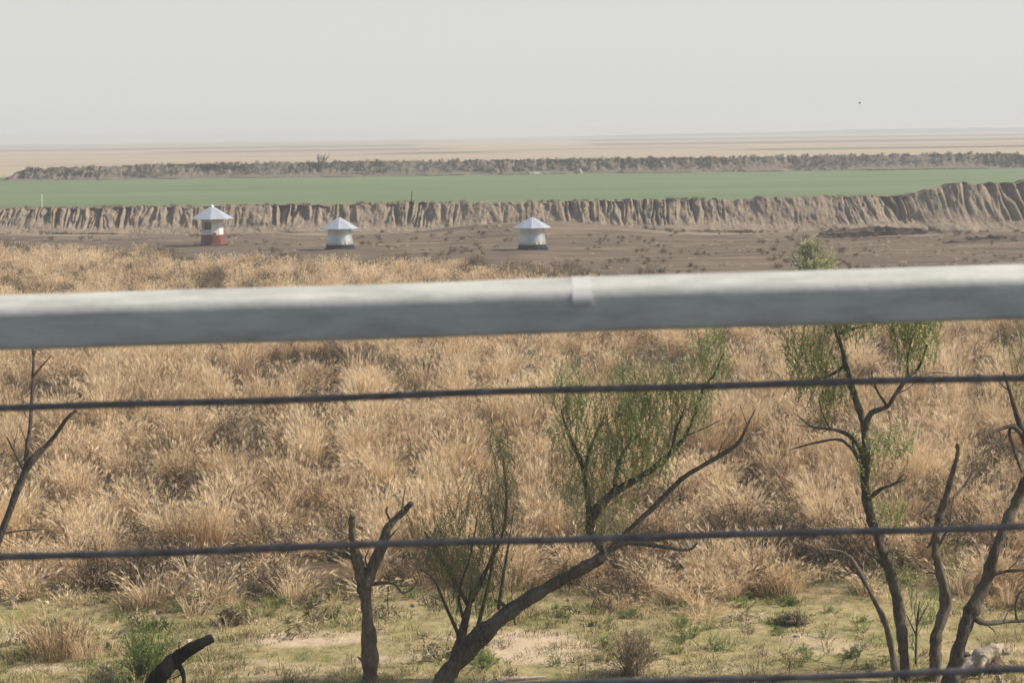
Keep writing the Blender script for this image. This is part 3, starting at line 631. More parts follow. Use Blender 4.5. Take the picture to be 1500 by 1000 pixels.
# ------------------------------------------------------------------ small plants and debris of the clearing
def place(name, label, cat, px, py, variant, mat, s, group=None, rz=0, sz=None):
    p = ground(px, py); z = float(gz(p.x, p.y)); V, F_, T = variant; c, sn = math.cos(rz), math.sin(rz)
    W = np.stack([V[:, 0]*c-V[:, 1]*sn, V[:, 0]*sn+V[:, 1]*c, V[:, 2]*(sz or s)/s], -1)*s + np.array([p.x, p.y, z-.02])
    o = mesh_obj(name, W, F_, mat, tone=T)
    o.data.transform(Matrix.Translation((-p.x, -p.y, -z))); o.location = (p.x, p.y, z)
    return tag(o, label, cat, group)
def bushy(ns, h, spread, seed, leaf=.05, w=.012):
    rg = np.random.default_rng(seed); V = []; F_ = []; T = []
    for i in range(ns):
        az = rg.uniform(0, 6.283); le = abs(rg.normal(0, spread)); L = h*rg.uniform(.55, 1.05); d = np.array([math.cos(az)*math.sin(le), math.sin(az)*math.sin(le), math.cos(le)])
        a = np.array([rg.normal(0, .06), rg.normal(0, .06), 0.]); bend = rg.normal(0, .12, 3); s0 = np.cross(d, rg.normal(size=3)); s0 /= np.linalg.norm(s0); tone = rg.uniform(.2, .8); b = len(V)
        e = a+d*L+bend*L; V += [a-s0*.006, a+s0*.006, e+s0*.002, e-s0*.002]; T += [.3]*4; F_.append((b, b+1, b+2, b+3))
        for q in range(26):
            t = rg.uniform(.15, 1); p = a+(e-a)*t; o = d+rg.normal(0, .7, 3); o /= np.linalg.norm(o); s = np.cross(o, rg.normal(size=3)); s /= np.linalg.norm(s)+1e-9; ll = leaf*rg.uniform(.6, 1.4); b = len(V)
            V += [p, p+o*ll*.5+s*w*.5, p+o*ll, p+o*ll*.5-s*w*.5]; T += [float(np.clip(tone+rg.normal(0, .13), 0, 1))]*4; F_.append((b, b+1, b+2, b+3))
    return np.array(V), np.array(F_), np.array(T)
place('green_shrub', 'bright green feathery shrub behind the charred branch', 'shrub', 214, 994, bushy(130, .85, .6, 71, .065, .011), M_forb, 1.05)
place('straw_clump', 'isolated pale straw clump with a dark base at lower left of the clearing', 'grass clump', 82, 958, tuft(420, .66, .36, .16, .008, .45, .25, 81, (.15, .75)), M_straw, 1.0)
place('straw_clump', 'smaller sparse straw clump just right of the isolated clump at lower left', 'grass clump', 128, 962, tuft(150, .52, .2, .2, .007, .5, .25, 82, (.25, .8)), M_straw, 1.0)
place('weed_clump', 'wide dull brown dead weed clump at the bottom right of the leaning tree', 'weed clump', 930, 985, weed(110, .62, 83, .009), mat_grass('tan_weed', [(.1, (.12, .09, .06)), (.5, (.25, .19, .125)), (.9, (.42, .33, .22))], .3, .15), 1.0)
M_heap = mat_grass('brown_heap', [(.1, (.09, .068, .046)), (.5, (.19, .145, .095)), (.9, (.34, .265, .175))], .3, .1)
place('weed_heap', 'low brown heap of dead weeds alone on the turf right of centre', 'weed heap', 1160, 912, weed(75, .34, 84, .012), M_heap, 1.0, sz=.55)
place('weed_heap', 'small dark dead weed tuft at the edge of the straw left of the snag', 'weed heap', 338, 915, weed(60, .26, 85, .012), M_heap, 1.0, sz=.8)
place('weed_sprig', 'single upright dry weed stalk standing on the turf near the bottom cable', 'weed', 1147, 985, weed(6, .55, 86, .008), M_weed, 1.0)
P = field_points(23, 31.5, lambda y: 5.0, 95, 3); x, y = P[:, 0], P[:, 1]; gn = fbm(x*.55, y*.6, 96, 3); e = y-lawn_edge(x)
keep = (gn > .53) & (e < 1.6) & (rng.uniform(size=len(x)) < np.clip(.20+.75*sstep(-1.6, .2, e), 0, 1)); x, y = x[keep], y[keep]; n = len(x); s = rng.uniform(.35, .95, n)
scatter('green_weeds', np.stack([x, y, gz(x, y)-.02], -1), np.stack([0*x, 0*x, rng.uniform(0, 6.283, n)], -1), np.stack([s*1.2, s*1.2, s*.8], -1), rng.integers(0, 3, n), [bushy(18, .30, .8, 90, .05, .012), bushy(14, .42, .5, 91, .05, .010), bushy(22, .22, .9, 92, .045, .014)], M_forb)
# pebbles, sticks and litter on the turf
def pebble(seed):
    rg = np.random.default_rng(seed); v = [(0, 0, .5)]+[(math.cos(a)*r_*rg.uniform(.7, 1.3), math.sin(a)*r_*rg.uniform(.7, 1.3), z_) for r_, z_ in ((.55, .38), (.8, 0)) for a in np.arange(6)*math.pi/3]
    f = [(0, 1+k_, 1+(k_+1) % 6, 1+(k_+1) % 6) for k_ in range(6)]+[(1+k_, 7+k_, 7+(k_+1) % 6, 1+(k_+1) % 6) for k_ in range(6)]
    return np.array(v)*.05, [q[:3] if q[2] == q[3] else q for q in f], np.full(13, rg.uniform(.2, .9))
P = field_points(19, 30, lambda y: 7.0, 97, 3); x, y = P[:, 0], P[:, 1]; keep = (y < lawn_edge(x)) & (fbm(x*.8, y*.7, 98, 3) > .48); x, y = x[keep], y[keep]; n = len(x); s = rng.uniform(.3, 1.5, n)**1.5
M_litter = mat_grass('turf_litter', [(.1, (.10, .078, .052)), (.5, (.24, .19, .125)), (.9, (.50, .41, .29))], .8, 0)
scatter('turf_litter', np.stack([x, y, gz(x, y)-.004], -1), np.stack([0*x, 0*x, rng.uniform(0, 6.283, n)], -1), np.stack([s, s, s], -1), rng.integers(0, 5, n), [pebble(1), pebble(2), weed(5, .16, 101, .008), weed(4, .22, 102, .008), weed(7, .11, 103, .009)], M_litter)
M_palegreen = mat_grass('yellow_green_leaf', [(.1, (.17, .175, .075)), (.5, (.33, .335, .155)), (.9, (.52, .50, .28))], .3, .45)
place('green_bush', 'pale yellow green bush on the bare brown soil, peeping over the rail at right', 'bush', 1188, 398, bushy(120, .62, .7, 97, .10, .04), M_palegreen, 2.3, sz=2.5)
# bleached broken log at lower right
Yl = ground(1440, 985).y
lg = empty('broken_log', (ground(1440, 985).x, Yl, float(gz(ground(1440, 985).x, Yl))), 'bleached pale broken log with a dark hollow at the lower right corner', 'log')
def px3(lst, Y): return [at(a, b, Y+dy) for a, b, dy in lst]
k = Yl/FPX
mesh_obj('log_body', *tube(px3([(1406, 985, -.12), (1418, 974, -.05), (1432, 965, 0), (1448, 957, .05), (1462, 951, .1), (1469, 950, .12)], Yl), [4*k, 8*k, 11*k, 14*k, 13*k, 6*k], 12, 301, .2, 4), M_pale, lg, smooth=True)
mesh_obj('root_stub', *tube(px3([(1440, 962, -.05), (1437, 976, -.16), (1436, 992, -.2)], Yl), [8*k, 5*k, 3*k], 8, 302, .2, 4), M_pale, lg, smooth=True)
mesh_obj('root_stub', *tube(px3([(1424, 968, .05), (1415, 958, .1), (1409, 955, .12)], Yl), [5*k, 4*k, 2*k], 8, 303, .2, 4), M_greybark, lg, smooth=True)
mesh_obj('bark_shell', *tube(px3([(1428, 990, .0), (1450, 982, .12), (1470, 985, .18), (1490, 992, .2)], Yl), [10*k, 17*k, 17*k, 12*k], 12, 304, .22, 4), mat_bark('rotten_wood', (.05, .036, .03), (.12, .09, .075), (.22, .17, .14)), lg, smooth=True)
Ys = ground(740, 1000).y; g0 = ground(740, 1000)
tag(mesh_obj('fallen_stick', *tube([Vector((at(a, b, 1).x*Ys, Ys+dy, float(gz(at(a, b, 1).x*Ys, Ys+dy))+.03)) for a, b, dy in ((690, 1002, -.25), (715, 998, -.1), (738, 990, .1), (765, 992, .15), (800, 990, .25))], [.015, .03, .034, .024, .01], 8, 310, .15, 4), M_pale, smooth=True),
    'pale bleached stick lying on the turf below the leaning trunk', 'stick')

# ------------------------------------------------------------------ huts
def ring(cx, cy, z, r, n, rot=0): return [(cx+r*math.cos(rot+2*math.pi*i/n), cy+r*math.sin(rot+2*math.pi*i/n), z) for i in range(n)]
def lathe(cx, cy, prof, n, rot=0, cap=True):
    V = []; F_ = []
    for r, z in prof: V += ring(cx, cy, z, r, n, rot)
    for i in range(len(prof)-1):
        for k_ in range(n):
            k2 = (k_+1) % n; F_.append((i*n+k_, i*n+k2, (i+1)*n+k2, (i+1)*n+k_))
    if cap: F_.append(tuple(range(n))[::-1]); F_.append(tuple((len(prof)-1)*n+i for i in range(n)))
    return V, F_
def roof(cx, cy, z, r, h, n, rot, corr=5):
    """faceted sheet-metal cone: n panels with standing ribs between, an edge lip and a soffit"""
    V = []; F_ = []
    for i in range(n):
        a0 = rot+2*math.pi*i/n; a1 = rot+2*math.pi*(i+1)/n
        b = len(V); p0 = np.array([cx+r*math.cos(a0), cy+r*math.sin(a0), z]); p1 = np.array([cx+r*math.cos(a1), cy+r*math.sin(a1), z]); ap = np.array([cx, cy, z+h])
        for j in range(corr*2+1):
            t = j/(corr*2); lift = .012 if j % 2 else 0.0; q = p0*(1-t)+p1*t
            V += [q+[0, 0, lift-.03], q+[0, 0, lift], ap*.93+q*.07+[0, 0, lift*.3]]
        for j in range(corr*2):
            c = b+j*3; F_ += [(c, c+3, c+4, c+1), (c+1, c+4, c+5, c+2)]
    b = len(V); V += [np.array(q) for q in ring(cx, cy, z-.03, r*.985, n, rot)]; F_.append(tuple(b+i for i in range(n))[::-1])
    return V, F_
def mat_sheet(name, base, rough, metal):
    t = NT(name); n = t.noise(t.pos((1, 1, .5), obj=True), 3.5, 5, .6); n2 = t.noise(t.pos((1, 1, 1), obj=True), 14, 4)
    c = t.ramp(n, [(.3, tuple(q*.78 for q in base)), (.7, base)]); c = t.mix(t.ramp(n2, [(.6, (0, 0, 0)), (.8, (.3, .3, .3))]), c, (.30, .25, .2))
    t.bump(n2, .006); return t.fin(c, rough, .5, metal)
M_roof = mat_sheet('galvanised_sheet', (.64, .68, .73), .36, .65)
M_drum = mat_sheet('pale_sheet', (.50, .53, .545), .34, .6)
M_navy = mat_plain('navy_paint', (.006, .008, .020), .3, 6, .7, .15)
M_white = mat_sheet('white_paint', (.66, .67, .66), .55, 0)
M_red = mat_plain('faded_red_paint', (.15, .042, .034), .45, 3, .6, .3)
M_glass = NT('dark_glass').fin((.018, .03, .04), .12, .6)
M_darkmetal = mat_plain('dark_steel', (.05, .05, .055), .3, 8, .5, .5)

# hut with red base and window
p = ground(312, 360); S = p.y/FPX; zb = float(gz(p.x, p.y)); cx, cy = p.x, p.y
h1 = empty('round_hut', (cx, cy, zb), 'small round white and red hut with a window under a pointed sheet metal roof', 'hut', 'pointed-roof huts on the bare soil')
n8 = 8; rot = -math.pi/2 + .06
rb = 17.5*S; rt = 15.6*S
mesh_obj('lower_wall', *lathe(cx, cy, [(rb*1.04, zb+.06), (rb*1.04, zb+.14), (rb, zb+.16), (rb*.97, zb+15.5*S), (rb*.99, zb+16*S)], n8, rot), M_red, h1)
mesh_obj('upper_wall', *lathe(cx, cy, [(rt*1.02, zb+16*S+.003), (rt, zb+41*S)], n8, rot), M_white, h1)
mesh_obj('roof', *roof(cx, cy, zb+39.5*S, 31.5*S, 19*S, n8, rot), M_roof, h1)
mesh_obj('roof_cap', *lathe(cx, cy, [(3.4*S, zb+56.6*S), (2.6*S, zb+58.4*S), (1.2*S, zb+59.6*S), (.1*S, zb+60.2*S)], 10), M_roof, h1)
def on_facet(root, name, i, u0, u1, z0, z1, r0, d, mat, thick=.03):
    """slab on facet i of the octagon, u across the facet 0..1"""
    a0 = rot+2*math.pi*i/n8; a1 = rot+2*math.pi*(i+1)/n8
    P0 = np.array([math.cos(a0), math.sin(a0), 0])*r0; P1 = np.array([math.cos(a1), math.sin(a1), 0])*r0; nn = (P0+P1)/np.linalg.norm(P0+P1)
    V = []
    for o in (d, d+thick):
        for u, z in ((u0, z0), (u1, z0), (u1, z1), (u0, z1)): V.append(np.array([cx, cy, zb+z])+P0*(1-u)+P1*u+nn*o)
    F_ = [(3, 2, 1, 0), (4, 5, 6, 7), (0, 1, 5, 4), (1, 2, 6, 5), (2, 3, 7, 6), (3, 0, 4, 7)]
    return mesh_obj(name, V, F_, mat, root)
w = on_facet(h1, 'window', 7, .10, .92, 23.5*S, 35*S, rt*1.01, -.02, M_glass); on_facet(h1, 'window', 6, .25, .9, 23.5*S, 35*S, rt*1.01, -.02, M_glass)
# frame bars round the main window
for (u0, u1, z0, z1) in ((.05, .97, 22.3, 23.6), (.05, .97, 34.9, 36.0), (.05, .10, 23.6, 34.9), (.92, .97, 23.6, 34.9), (.55, .585, 23.6, 34.9)):
    on_facet(h1, 'window_frame', 7, u0, u1, z0*S, z1*S, rt*1.012, -.012, M_white if u1-u0 > .2 else M_darkmetal, .035)
on_facet(h1, 'hatch', 0, .12, .5, 6*S, 19.5*S, rb, -.02, mat_plain('dull_red', (.13, .04, .034), .2, 6, .6, .3), .045)
mesh_obj('eave_ring', *lathe(cx, cy, [(rt*1.05, zb+36.6*S), (rt*1.12, zb+38.6*S)], n8, rot, cap=False), M_drum, h1)
def block(cx_, cy_, z_, sx, sy, sz):
    V = [(cx_+a*sx, cy_+b*sy, z_+c*sz) for c in (0, 1) for a, b in ((-.5, -.5), (.5, -.5), (.5, .5), (-.5, .5))]
    return V, [(3, 2, 1, 0), (4, 5, 6, 7), (0, 1, 5, 4), (1, 2, 6, 5), (2, 3, 7, 6), (3, 0, 4, 7)]
mesh_obj('skid', *join([block(cx, cy-.45, zb-.05, 1.9, .12, .12), block(cx, cy+.45, zb-.05, 1.9, .12, .12)]), M_darkmetal, h1)
# timber and stones lying beside it
tag(mesh_obj('pale_stone', *tube([Vector((cx-1.16, cy-.5, zb+.1)), Vector((cx-1.02, cy-.55, zb+.16)), Vector((cx-.86, cy-.6, zb+.1))], [.05, .13, .06], 8, 401, .25, 3), M_pale), 'pale stone lying at the left foot of the red and white hut', 'stone')

def drum_hut(px, base, eave, apex, rT, rB, rE, label, seed):
    p = ground(px, base); S = p.y/FPX; zb = float(gz(p.x, p.y)); cx, cy = p.x, p.y; He = (base-eave)*S; Ha = (base-apex)*S; rg = np.random.default_rng(seed)
    o = empty('round_hut', (cx, cy, zb), label, 'hut', 'pointed-roof huts on the bare soil')
    prof = [(rB*S*.98, zb+7*S)]
    z = 7.0; top = base-eave+1.5
    while z < top:                                   # ribbed sheet drum swelling towards its foot
        t = (z-7)/(top-7); r = rB*(1-t)**.9 + rT*(1-(1-t)**.9); r = rT+(rB-rT)*(1-sstep(.12, .62, t))
        prof.append((r*S, zb+z*S)); prof.append((r*S+.016, zb+(z+.9)*S)); z += 1.9
    prof.append((rT*S, zb+top*S))
    mesh_obj('drum_wall', *lathe(cx, cy, prof, 40), M_drum, o, smooth=True)
    mesh_obj('base_skirt', *lathe(cx, cy, [(rB*S*1.06, zb+.02), (rB*S*1.08, zb+2.6*S), (rB*S*1.02, zb+8.6*S)], 32), M_navy, o)
    for a in range(6):                               # feet
        t = a*math.pi/3+.3; mesh_obj('foot', *block(cx+math.cos(t)*rB*S*1.12, cy+math.sin(t)*rB*S*1.12, zb-.06, .14, .14, .22), M_darkmetal, o)
    mesh_obj('roof', *roof(cx, cy, zb+He, rE*S, Ha-He, 8, -math.pi/2+rg.uniform(-.15, .15)), M_roof, o)
    mesh_obj('roof_cap', *lathe(cx, cy, [(2.6*S, zb+Ha-2.6*S), (1.8*S, zb+Ha-.6*S), (.4*S, zb+Ha+1.6*S)], 10), M_darkmetal, o)
    for ang, zz, ww, hh in ((-math.pi/2+.32, 13.2, .16, .16), (-math.pi/2+.62, 13.0, .16, .17)):
        V = []; rr = (rT+(rB-rT)*.75)*S+.045
        for d in (0, .02):
            for u, v in ((-1, -1), (1, -1), (1, 1), (-1, 1)):
                aa = ang+u*ww*.5/rr; V.append((cx+math.cos(aa)*(rr+d), cy+math.sin(aa)*(rr+d), zb+zz*S-.08+v*hh*.5))
        mesh_obj('plate', V, [(3, 2, 1, 0), (4, 5, 6, 7), (0, 1, 5, 4), (1, 2, 6, 5), (2, 3, 7, 6), (3, 0, 4, 7)], M_white, o)
    return o
drum_hut(498, 366, 334, 317, 17.2, 19.6, 27.5, 'silver drum-shaped hut with pointed roof, the middle one of three huts', 1)
drum_hut(780, 366, 333, 317, 17.8, 19.8, 28, 'silver drum-shaped hut with pointed roof standing before the low dirt mound', 2)

# ------------------------------------------------------------------ small far things
def post(name, px, py, hpx, Y, z, mat, label, r=.045):
    b = at(px, py, Y); h = hpx*Y/FPX; e = empty(name, (b.x, Y, z), label, 'post')
    mesh_obj('shaft', *tube([Vector((b.x, Y, z-.1)), Vector((b.x+.01, Y, z+h*.5)), Vector((b.x+.03, Y, z+h))], [r, r*.95, r*.85], 8, 5, .06, 3), mat, e, smooth=True)
    mesh_obj('cap', *lathe(b.x+.03, Y, [(r*1.2, z+h), (r*1.2, z+h+.03), (r*.4, z+h+.07)], 8), mat, e)
post('field_post', 603, 296, 16, float(bank_foot(at(603, 296, 140).x))+4.2, 2.0, mat_plain('rusty_post', (.10, .06, .045), .2), 'thin rusty brown post at the near edge of the green field')
post('field_post', 61, 302, 19, float(bank_foot(at(61, 302, 150).x))+4.6, 1.75, mat_plain('pale_post', (.62, .60, .54), .1), 'thin whitish post in the green field near the left edge', .05)
p = at(468, 240, 244); fb = empty('bare_bush', (p.x, 245.2, 3.6), 'small leafless bush standing up from the far bank', 'bush')
def twiggy(root, seed, n, h, w, mat):
    rg = np.random.default_rng(seed); parts = []
    for i in range(n):
        a = rg.uniform(0, 6.28); le = abs(rg.normal(0, .35)); b = Vector(root.location)+Vector((rg.normal(0, .25), rg.normal(0, .2), -.1)); L = h*rg.uniform(.6, 1)
        d = Vector((math.cos(a)*math.sin(le), math.sin(a)*math.sin(le), math.cos(le))); m_ = b+d*L*.55; e = m_+(d+Vector(rg.normal(0, .2, 3)))*L*.45
        parts.append(tube([b, m_, e], [w, w*.7, w*.3], 5, seed+i, .1, 2))
        for q in range(3):
            s_ = b.lerp(e, rg.uniform(.4, .9)); parts.append(tube([s_, s_+(d+Vector(rg.normal(0, .5, 3)))*L*.2, s_+(d+Vector(rg.normal(0, .5, 3)))*L*.38], [w*.5, w*.4, w*.2], 4, seed+i+q, .1, 2))
    mesh_obj('stems', *join(parts), mat, root)
twiggy(fb, 600, 14, 1.35, .05, M_greybark)
# pale scrapes at the foot of the far bank: a low heap and a lone stone
for nm, lab, px, py, w_, h_ in (('pale_heap', 'low pale earth heap at the foot of the far bank, centre', 785, 251, 1.3, .35), ('pale_boulder', 'white boulder leaning against the far bank right of the pale heap', 849, 251, .42, .62)):
    b = at(px, py, 240.2); V = []; F_ = []; nr, na = 7, 14; rg = np.random.default_rng(px)
    for i in range(nr):
        t = i/(nr-1)*math.pi/2
        for j in range(na):
            a = 2*math.pi*j/na; q = 1+rg.uniform(-.14, .14); V.append((b.x+math.cos(a)*math.cos(t)*w_*q, 240.4+math.sin(a)*math.cos(t)*w_*.6*q, 1.95+math.sin(t)*h_*q))
    for i in range(nr-1):
        for j in range(na): j2 = (j+1) % na; F_.append((i*na+j, i*na+j2, (i+1)*na+j2, (i+1)*na+j))
    tag(mesh_obj(nm, V, F_, mat_plain(nm+'_soil', (.36, .335, .28), .15, 3)), lab, nm.split('_')[1])
# clods and rubbish at the right
for i, (px, py, s_, lab) in enumerate(((1455, 358, .5, 'dark clod heap on the bare soil near the right edge'), (1290, 347, .7, 'long dark clod ridge below the big mound'), (1238, 346, .5, 'dark clod heap left of the long clod ridge'))):
    p = ground(px, py); V = []; F_ = []; nr, na = 8, 26; rg = np.random.default_rng(px)
    lx = (2.6, 3.2, 1.6)[i]
    for a_ in range(nr):
        t = a_/(nr-1)*math.pi/2
        for j in range(na):
            a = 2*math.pi*j/na; q = 1+rg.uniform(-.3, .3); V.append((p.x+math.cos(a)*math.cos(t)*lx*q, p.y+.6+math.sin(a)*math.cos(t)*.8*q, -.15+math.sin(t)*s_*q*rg.uniform(.7, 1.2)))
    for a_ in range(nr-1):
        for j in range(na): j2 = (j+1) % na; F_.append((a_*na+j, a_*na+j2, (a_+1)*na+j2, (a_+1)*na+j))
    tag(mesh_obj('clod_heap', V, F_, mat_plain('wet_soil', (.085, .065, .052), .35, 4, .95, .1)), lab, 'earth heap')
# bird
b = at(1259.5, 151.5, 125)
bd = empty('flying_bird', b, 'tiny dark bird flying in the hazy sky at upper right', 'bird')
mesh_obj('body', *tube([b+Vector((-.075, 0, -.03)), b+Vector((-.03, 0, -.01)), b+Vector((.02, 0, .005)), b+Vector((.055, 0, .02)), b+Vector((.08, 0, .02))], [.008, .026, .03, .02, .004], 8, 9, .03, 3), M_darkmetal, bd, smooth=True)
for s_ in (-1, 1):
    V = []; pts = ((0, 0, .015), (.0, .09*s_, .07), (-.03, .19*s_, .05)); wd = (.05, .045, .008)
    for th in (0, .006):
        for q, w_ in zip(pts, wd):
            V += [tuple(b+Vector((q[0]-w_, q[1]*.55, q[2]+th))), tuple(b+Vector((q[0]+w_, q[1]*.55, q[2]+th)))]
    F_ = [(0, 1, 3, 2), (2, 3, 5, 4), (6, 8, 9, 7), (8, 10, 11, 9), (0, 2, 8, 6), (2, 4, 10, 8), (1, 7, 9, 3), (3, 9, 11, 5), (4, 5, 11, 10), (0, 6, 7, 1)]
    mesh_obj('wing', V, F_, M_darkmetal, bd)

# ------------------------------------------------------------------ guard rail on the bridge edge
YR = 2.6; kx = YR/FPX
def rail_pt(px, y0, slope=-.0302): return (px, y0 + slope*px)
def line_z(y_at0, d=0.0):      # height and slope of a straight member seen through (0,y) with the photo's slope
    a = at(0, y_at0, YR+d); c = at(1500, y_at0-.0302*1500, YR+d); g = (c.z-a.z)/(c.x-a.x); return a.z-g*a.x, g
gr = empty('guard_rail', (0, YR, H-.9), 'grey metal guard rail with dark steel cables crossing the whole view up close', 'guard rail')
def mat_rail():
    t = NT('galvanised_rail'); n = t.noise(t.pos((2, 8, 8)), 4, 6, .65); n2 = t.noise(t.pos((6, 30, 60)), 3, 5, .7); n3 = t.noise(t.pos(), 60, 3)
    c = t.ramp(n, [(.28, (.36, .365, .34)), (.5, (.50, .505, .465)), (.72, (.60, .60, .55))]); c = t.mix(t.ramp(n2, [(.52, (0, 0, 0)), (.72, (.55, .55, .55))]), c, (.30, .29, .26))
    n4 = t.noise(t.pos((1, 1, 1)), 170, 3, .8); c = t.mix(t.ramp(n4, [(.62, (0, 0, 0)), (.72, (.6, .6, .6))]), c, (.22, .19, .16))
    t.bump(n3, .0006); return t.fin(c, .55, .4, .1)
M_rail = mat_rail()
zt_, gr_ = line_z(432, .035+.004); zb_, _ = line_z(513.5)
hgt = zt_-zb_; rd = .028
# closed section: flat face, rounded top, small lip at the lower edge
sec = []
dep = .07
def top_line(g=0.0, zf=.61, fw=0.0):       # from the front face over a rounded shoulder, a sloped flange and the ridge
    P_ = []; tilt = 34.0; rs = .019; zs = hgt*zf          # shoulder radius and height
    cx_, cz_ = -dep/2+rs-fw, zs
    for a in np.linspace(180, 90+tilt, 8): P_.append((cx_+(rs+g)*math.cos(R(a)), cz_+(rs+g)*math.sin(R(a))))
    rr_ = .010; ax = .004; az_ = hgt-rr_
    for a in np.linspace(90+tilt, 40, 8): P_.append((ax+(rr_+g)*math.cos(R(a)), az_+(rr_+g)*math.sin(R(a))))
    return P_
sec += top_line()
for a in np.linspace(60, 0, 6): sec.append((dep/2-.012+.012*math.cos(R(a)), hgt*.72+.012*math.sin(R(a))))
for a in np.linspace(0, -90, 5): sec.append((dep/2-.008+.008*math.cos(R(a)), .008+.008*math.sin(R(a))))
for a in np.linspace(-90, -180, 5): sec.append((-dep/2+.006+.006*math.cos(R(a)), .006+.006*math.sin(R(a))))
def extrude(sec, xs, zfun, yc):
    V = []; F_ = []; n = len(sec)
    for x_ in xs: V += [(x_, yc+a, zfun(x_)+b) for a, b in sec]
    for i in range(len(xs)-1):
        for k_ in range(n): k2 = (k_+1) % n; F_.append((i*n+k_, (i+1)*n+k_, (i+1)*n+k2, i*n+k2))
    F_.append(tuple(range(n))); F_.append(tuple((len(xs)-1)*n+i for i in range(n))[::-1])
    return V, F_
def wav(x_, s=0): return .0007*math.sin(x_*5.1+s)+.0005*math.sin(x_*11.7+s*2)
rxs = np.linspace(-7.0, 7.0, 200)
o = mesh_obj('rail', *extrude(sec, rxs, lambda x_: zb_+gr_*x_+wav(x_), YR+dep/2), M_rail, gr, smooth=True)
# pale clip folded over the top of the rail
outer = top_line(.0006, .56, .0028); inner = top_line(.0002)
outer = [(-dep/2-.0034, hgt*.53)]+outer; inner = [(-dep/2-.0002, hgt*.53)]+inner
xa = at(838, 425, YR).x; xb = at(867, 425, YR).x
mesh_obj('clip', *extrude(outer+inner[::-1], np.linspace(xa, xb, 4), lambda x_: zb_+gr_*x_+wav(x_), YR+dep/2), mat_plain('pale_clip', (.52, .525, .50), .06, 6, .5, .3), gr)
# stranded cables
def cable(y0, x0, x1, r, seed):
    z0_, g_ = line_z(y0, dep/2); xs_ = np.linspace(x0, x1, max(6, int((x1-x0)/.012))); V = []; F_ = []; n = 14
    for x_ in xs_:
        tw = x_*90
        for k_ in range(n):
            t = 2*math.pi*k_/n; rr = r*(1+.09*math.cos(6*t-tw)); V.append((x_, YR+dep/2+rr*math.cos(t), z0_+g_*x_+wav(x_, seed)*1.5+rr*math.sin(t)))
    for i in range(len(xs_)-1):
        for k_ in range(n): k2 = (k_+1) % n; F_.append((i*n+k_, i*n+k2, (i+1)*n+k2, (i+1)*n+k_))
    F_.append(tuple(range(n))[::-1]); F_.append(tuple((len(xs_)-1)*n+i for i in range(n)))
    return mesh_obj('cable', V, F_, M_cable, gr, smooth=True)
M_cable = mat_plain('weathered_cable', (.15, .138, .132), .4, 40, .6, .3)
cable(597, -7.0, 7.0, 5.3*kx, 1); cable(815, -7.0, 7.0, 5.5*kx, 2); cable(1025.5, -7.0, 7.0, 5.4*kx, 3)
# posts that carry rail and cables on the bridge edge, just outside the picture
for xp in (-5.1, -1.7, 1.7, 5.1):
    V, F_ = block(xp, YR+dep+.035, H-1.25, .07, .06, zb_+gr_*xp+hgt*.8-(H-1.25)); mesh_obj('post', V, F_, M_rail, gr)
V, F_ = block(0, .9, H-1.55, 60, 3.9, .30)
tag(mesh_obj('bridge_deck', V, F_, mat_plain('deck_asphalt', (.07, .068, .065), .2, 2, .9, .2)), kind='structure')

# ------------------------------------------------------------------ air, sky, sun
SUN_EL, SUN_AZ = 40.0, 3.0      # azimuth measured from +X towards +Y
hz = bpy.data.materials.new('dusty_air'); hz.use_nodes = True; nt = hz.node_tree; nt.nodes.clear()
ho = nt.nodes.new('ShaderNodeOutputMaterial'); pv = nt.nodes.new('ShaderNodeVolumePrincipled'); nt.links.new(pv.outputs[0], ho.inputs['Volume'])
pv.inputs['Color'].default_value = (.67, .705, .75, 1); pv.inputs['Density'].default_value = .0011; pv.inputs['Anisotropy'].default_value = .15
V, F_ = block(0, 4480, -1.6, 13000, 9100, 11.2)
tag(mesh_obj('haze', V, F_, hz), kind='stuff')

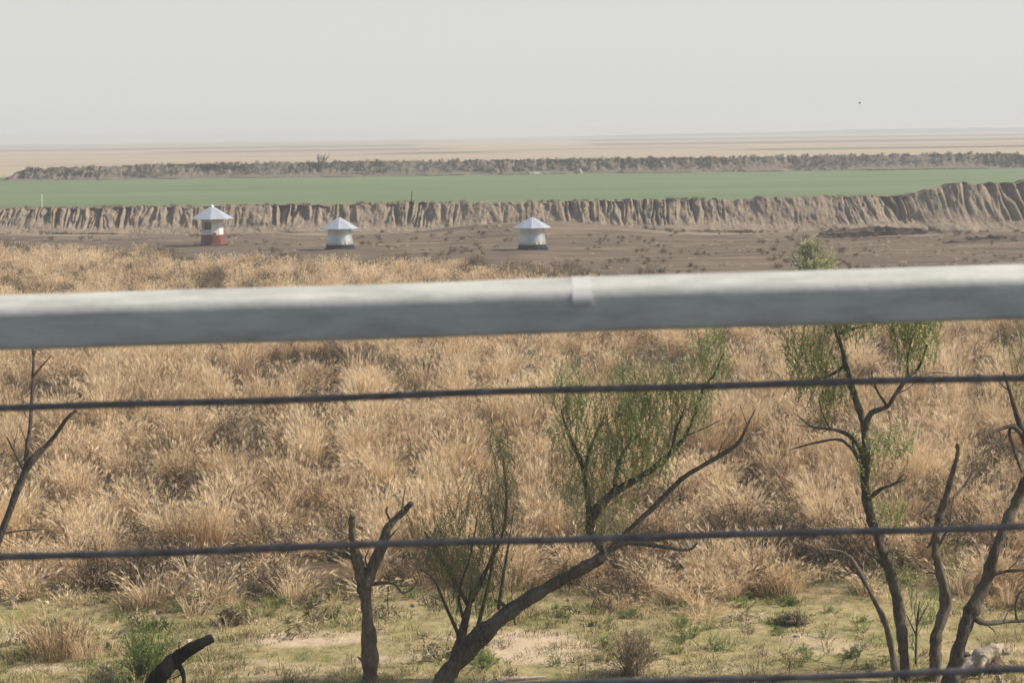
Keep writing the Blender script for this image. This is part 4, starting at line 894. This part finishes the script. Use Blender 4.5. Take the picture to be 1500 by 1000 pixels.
w = bpy.data.worlds.new('World'); sc.world = w; w.use_nodes = True; nt = w.node_tree; nt.nodes.clear()
wo = nt.nodes.new('ShaderNodeOutputWorld'); bg = nt.nodes.new('ShaderNodeBackground'); sk = nt.nodes.new('ShaderNodeTexSky'); sk.sky_type = 'NISHITA'; sk.sun_disc = False
sk.sun_elevation = R(SUN_EL); sk.sun_rotation = R(90-SUN_AZ); sk.dust_density = 3.0; sk.air_density = 1.2
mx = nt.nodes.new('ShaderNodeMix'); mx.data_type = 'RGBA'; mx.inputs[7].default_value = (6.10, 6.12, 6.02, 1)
# dusty air: the sky is milky and bright low down, clearer overhead
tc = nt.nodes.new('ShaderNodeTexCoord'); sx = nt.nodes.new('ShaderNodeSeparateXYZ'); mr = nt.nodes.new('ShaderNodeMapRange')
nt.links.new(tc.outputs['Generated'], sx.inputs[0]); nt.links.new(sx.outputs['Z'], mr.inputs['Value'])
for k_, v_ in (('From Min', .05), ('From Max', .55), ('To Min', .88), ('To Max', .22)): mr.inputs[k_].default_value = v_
mb = nt.nodes.new('ShaderNodeMapRange'); nt.links.new(sx.outputs['Y'], mb.inputs['Value'])      # made-up falloff: sky behind the camera darkened to dim the rail face
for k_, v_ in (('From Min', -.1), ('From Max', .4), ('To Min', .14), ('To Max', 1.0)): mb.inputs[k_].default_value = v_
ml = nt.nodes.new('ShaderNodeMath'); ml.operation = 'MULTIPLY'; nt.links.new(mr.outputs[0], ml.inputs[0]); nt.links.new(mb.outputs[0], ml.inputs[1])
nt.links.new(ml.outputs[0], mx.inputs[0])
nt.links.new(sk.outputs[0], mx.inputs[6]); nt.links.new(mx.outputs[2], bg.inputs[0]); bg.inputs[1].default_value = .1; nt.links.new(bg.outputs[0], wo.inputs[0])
sl = bpy.data.lights.new('sun', 'SUN'); sl.energy = 5.0; sl.angle = R(1.2); sl.color = (1.0, .91, .78)
so = bpy.data.objects.new('sun', sl); col.objects.link(so)
sd = Vector((math.cos(R(SUN_AZ))*math.cos(R(SUN_EL)), math.sin(R(SUN_AZ))*math.cos(R(SUN_EL)), math.sin(R(SUN_EL))))
so.rotation_euler = sd.to_track_quat('Z', 'Y').to_euler(); so.location = (20, 0, 30)

sc.render.engine = 'CYCLES'
sc.cycles.volume_bounces = 2; sc.cycles.max_bounces = 8; sc.cycles.diffuse_bounces = 3
sc.cycles.filter_width = 1.5
vs = sc.view_settings; vs.view_transform = 'Standard'; vs.look = 'None'; vs.exposure = .33; vs.gamma = 1
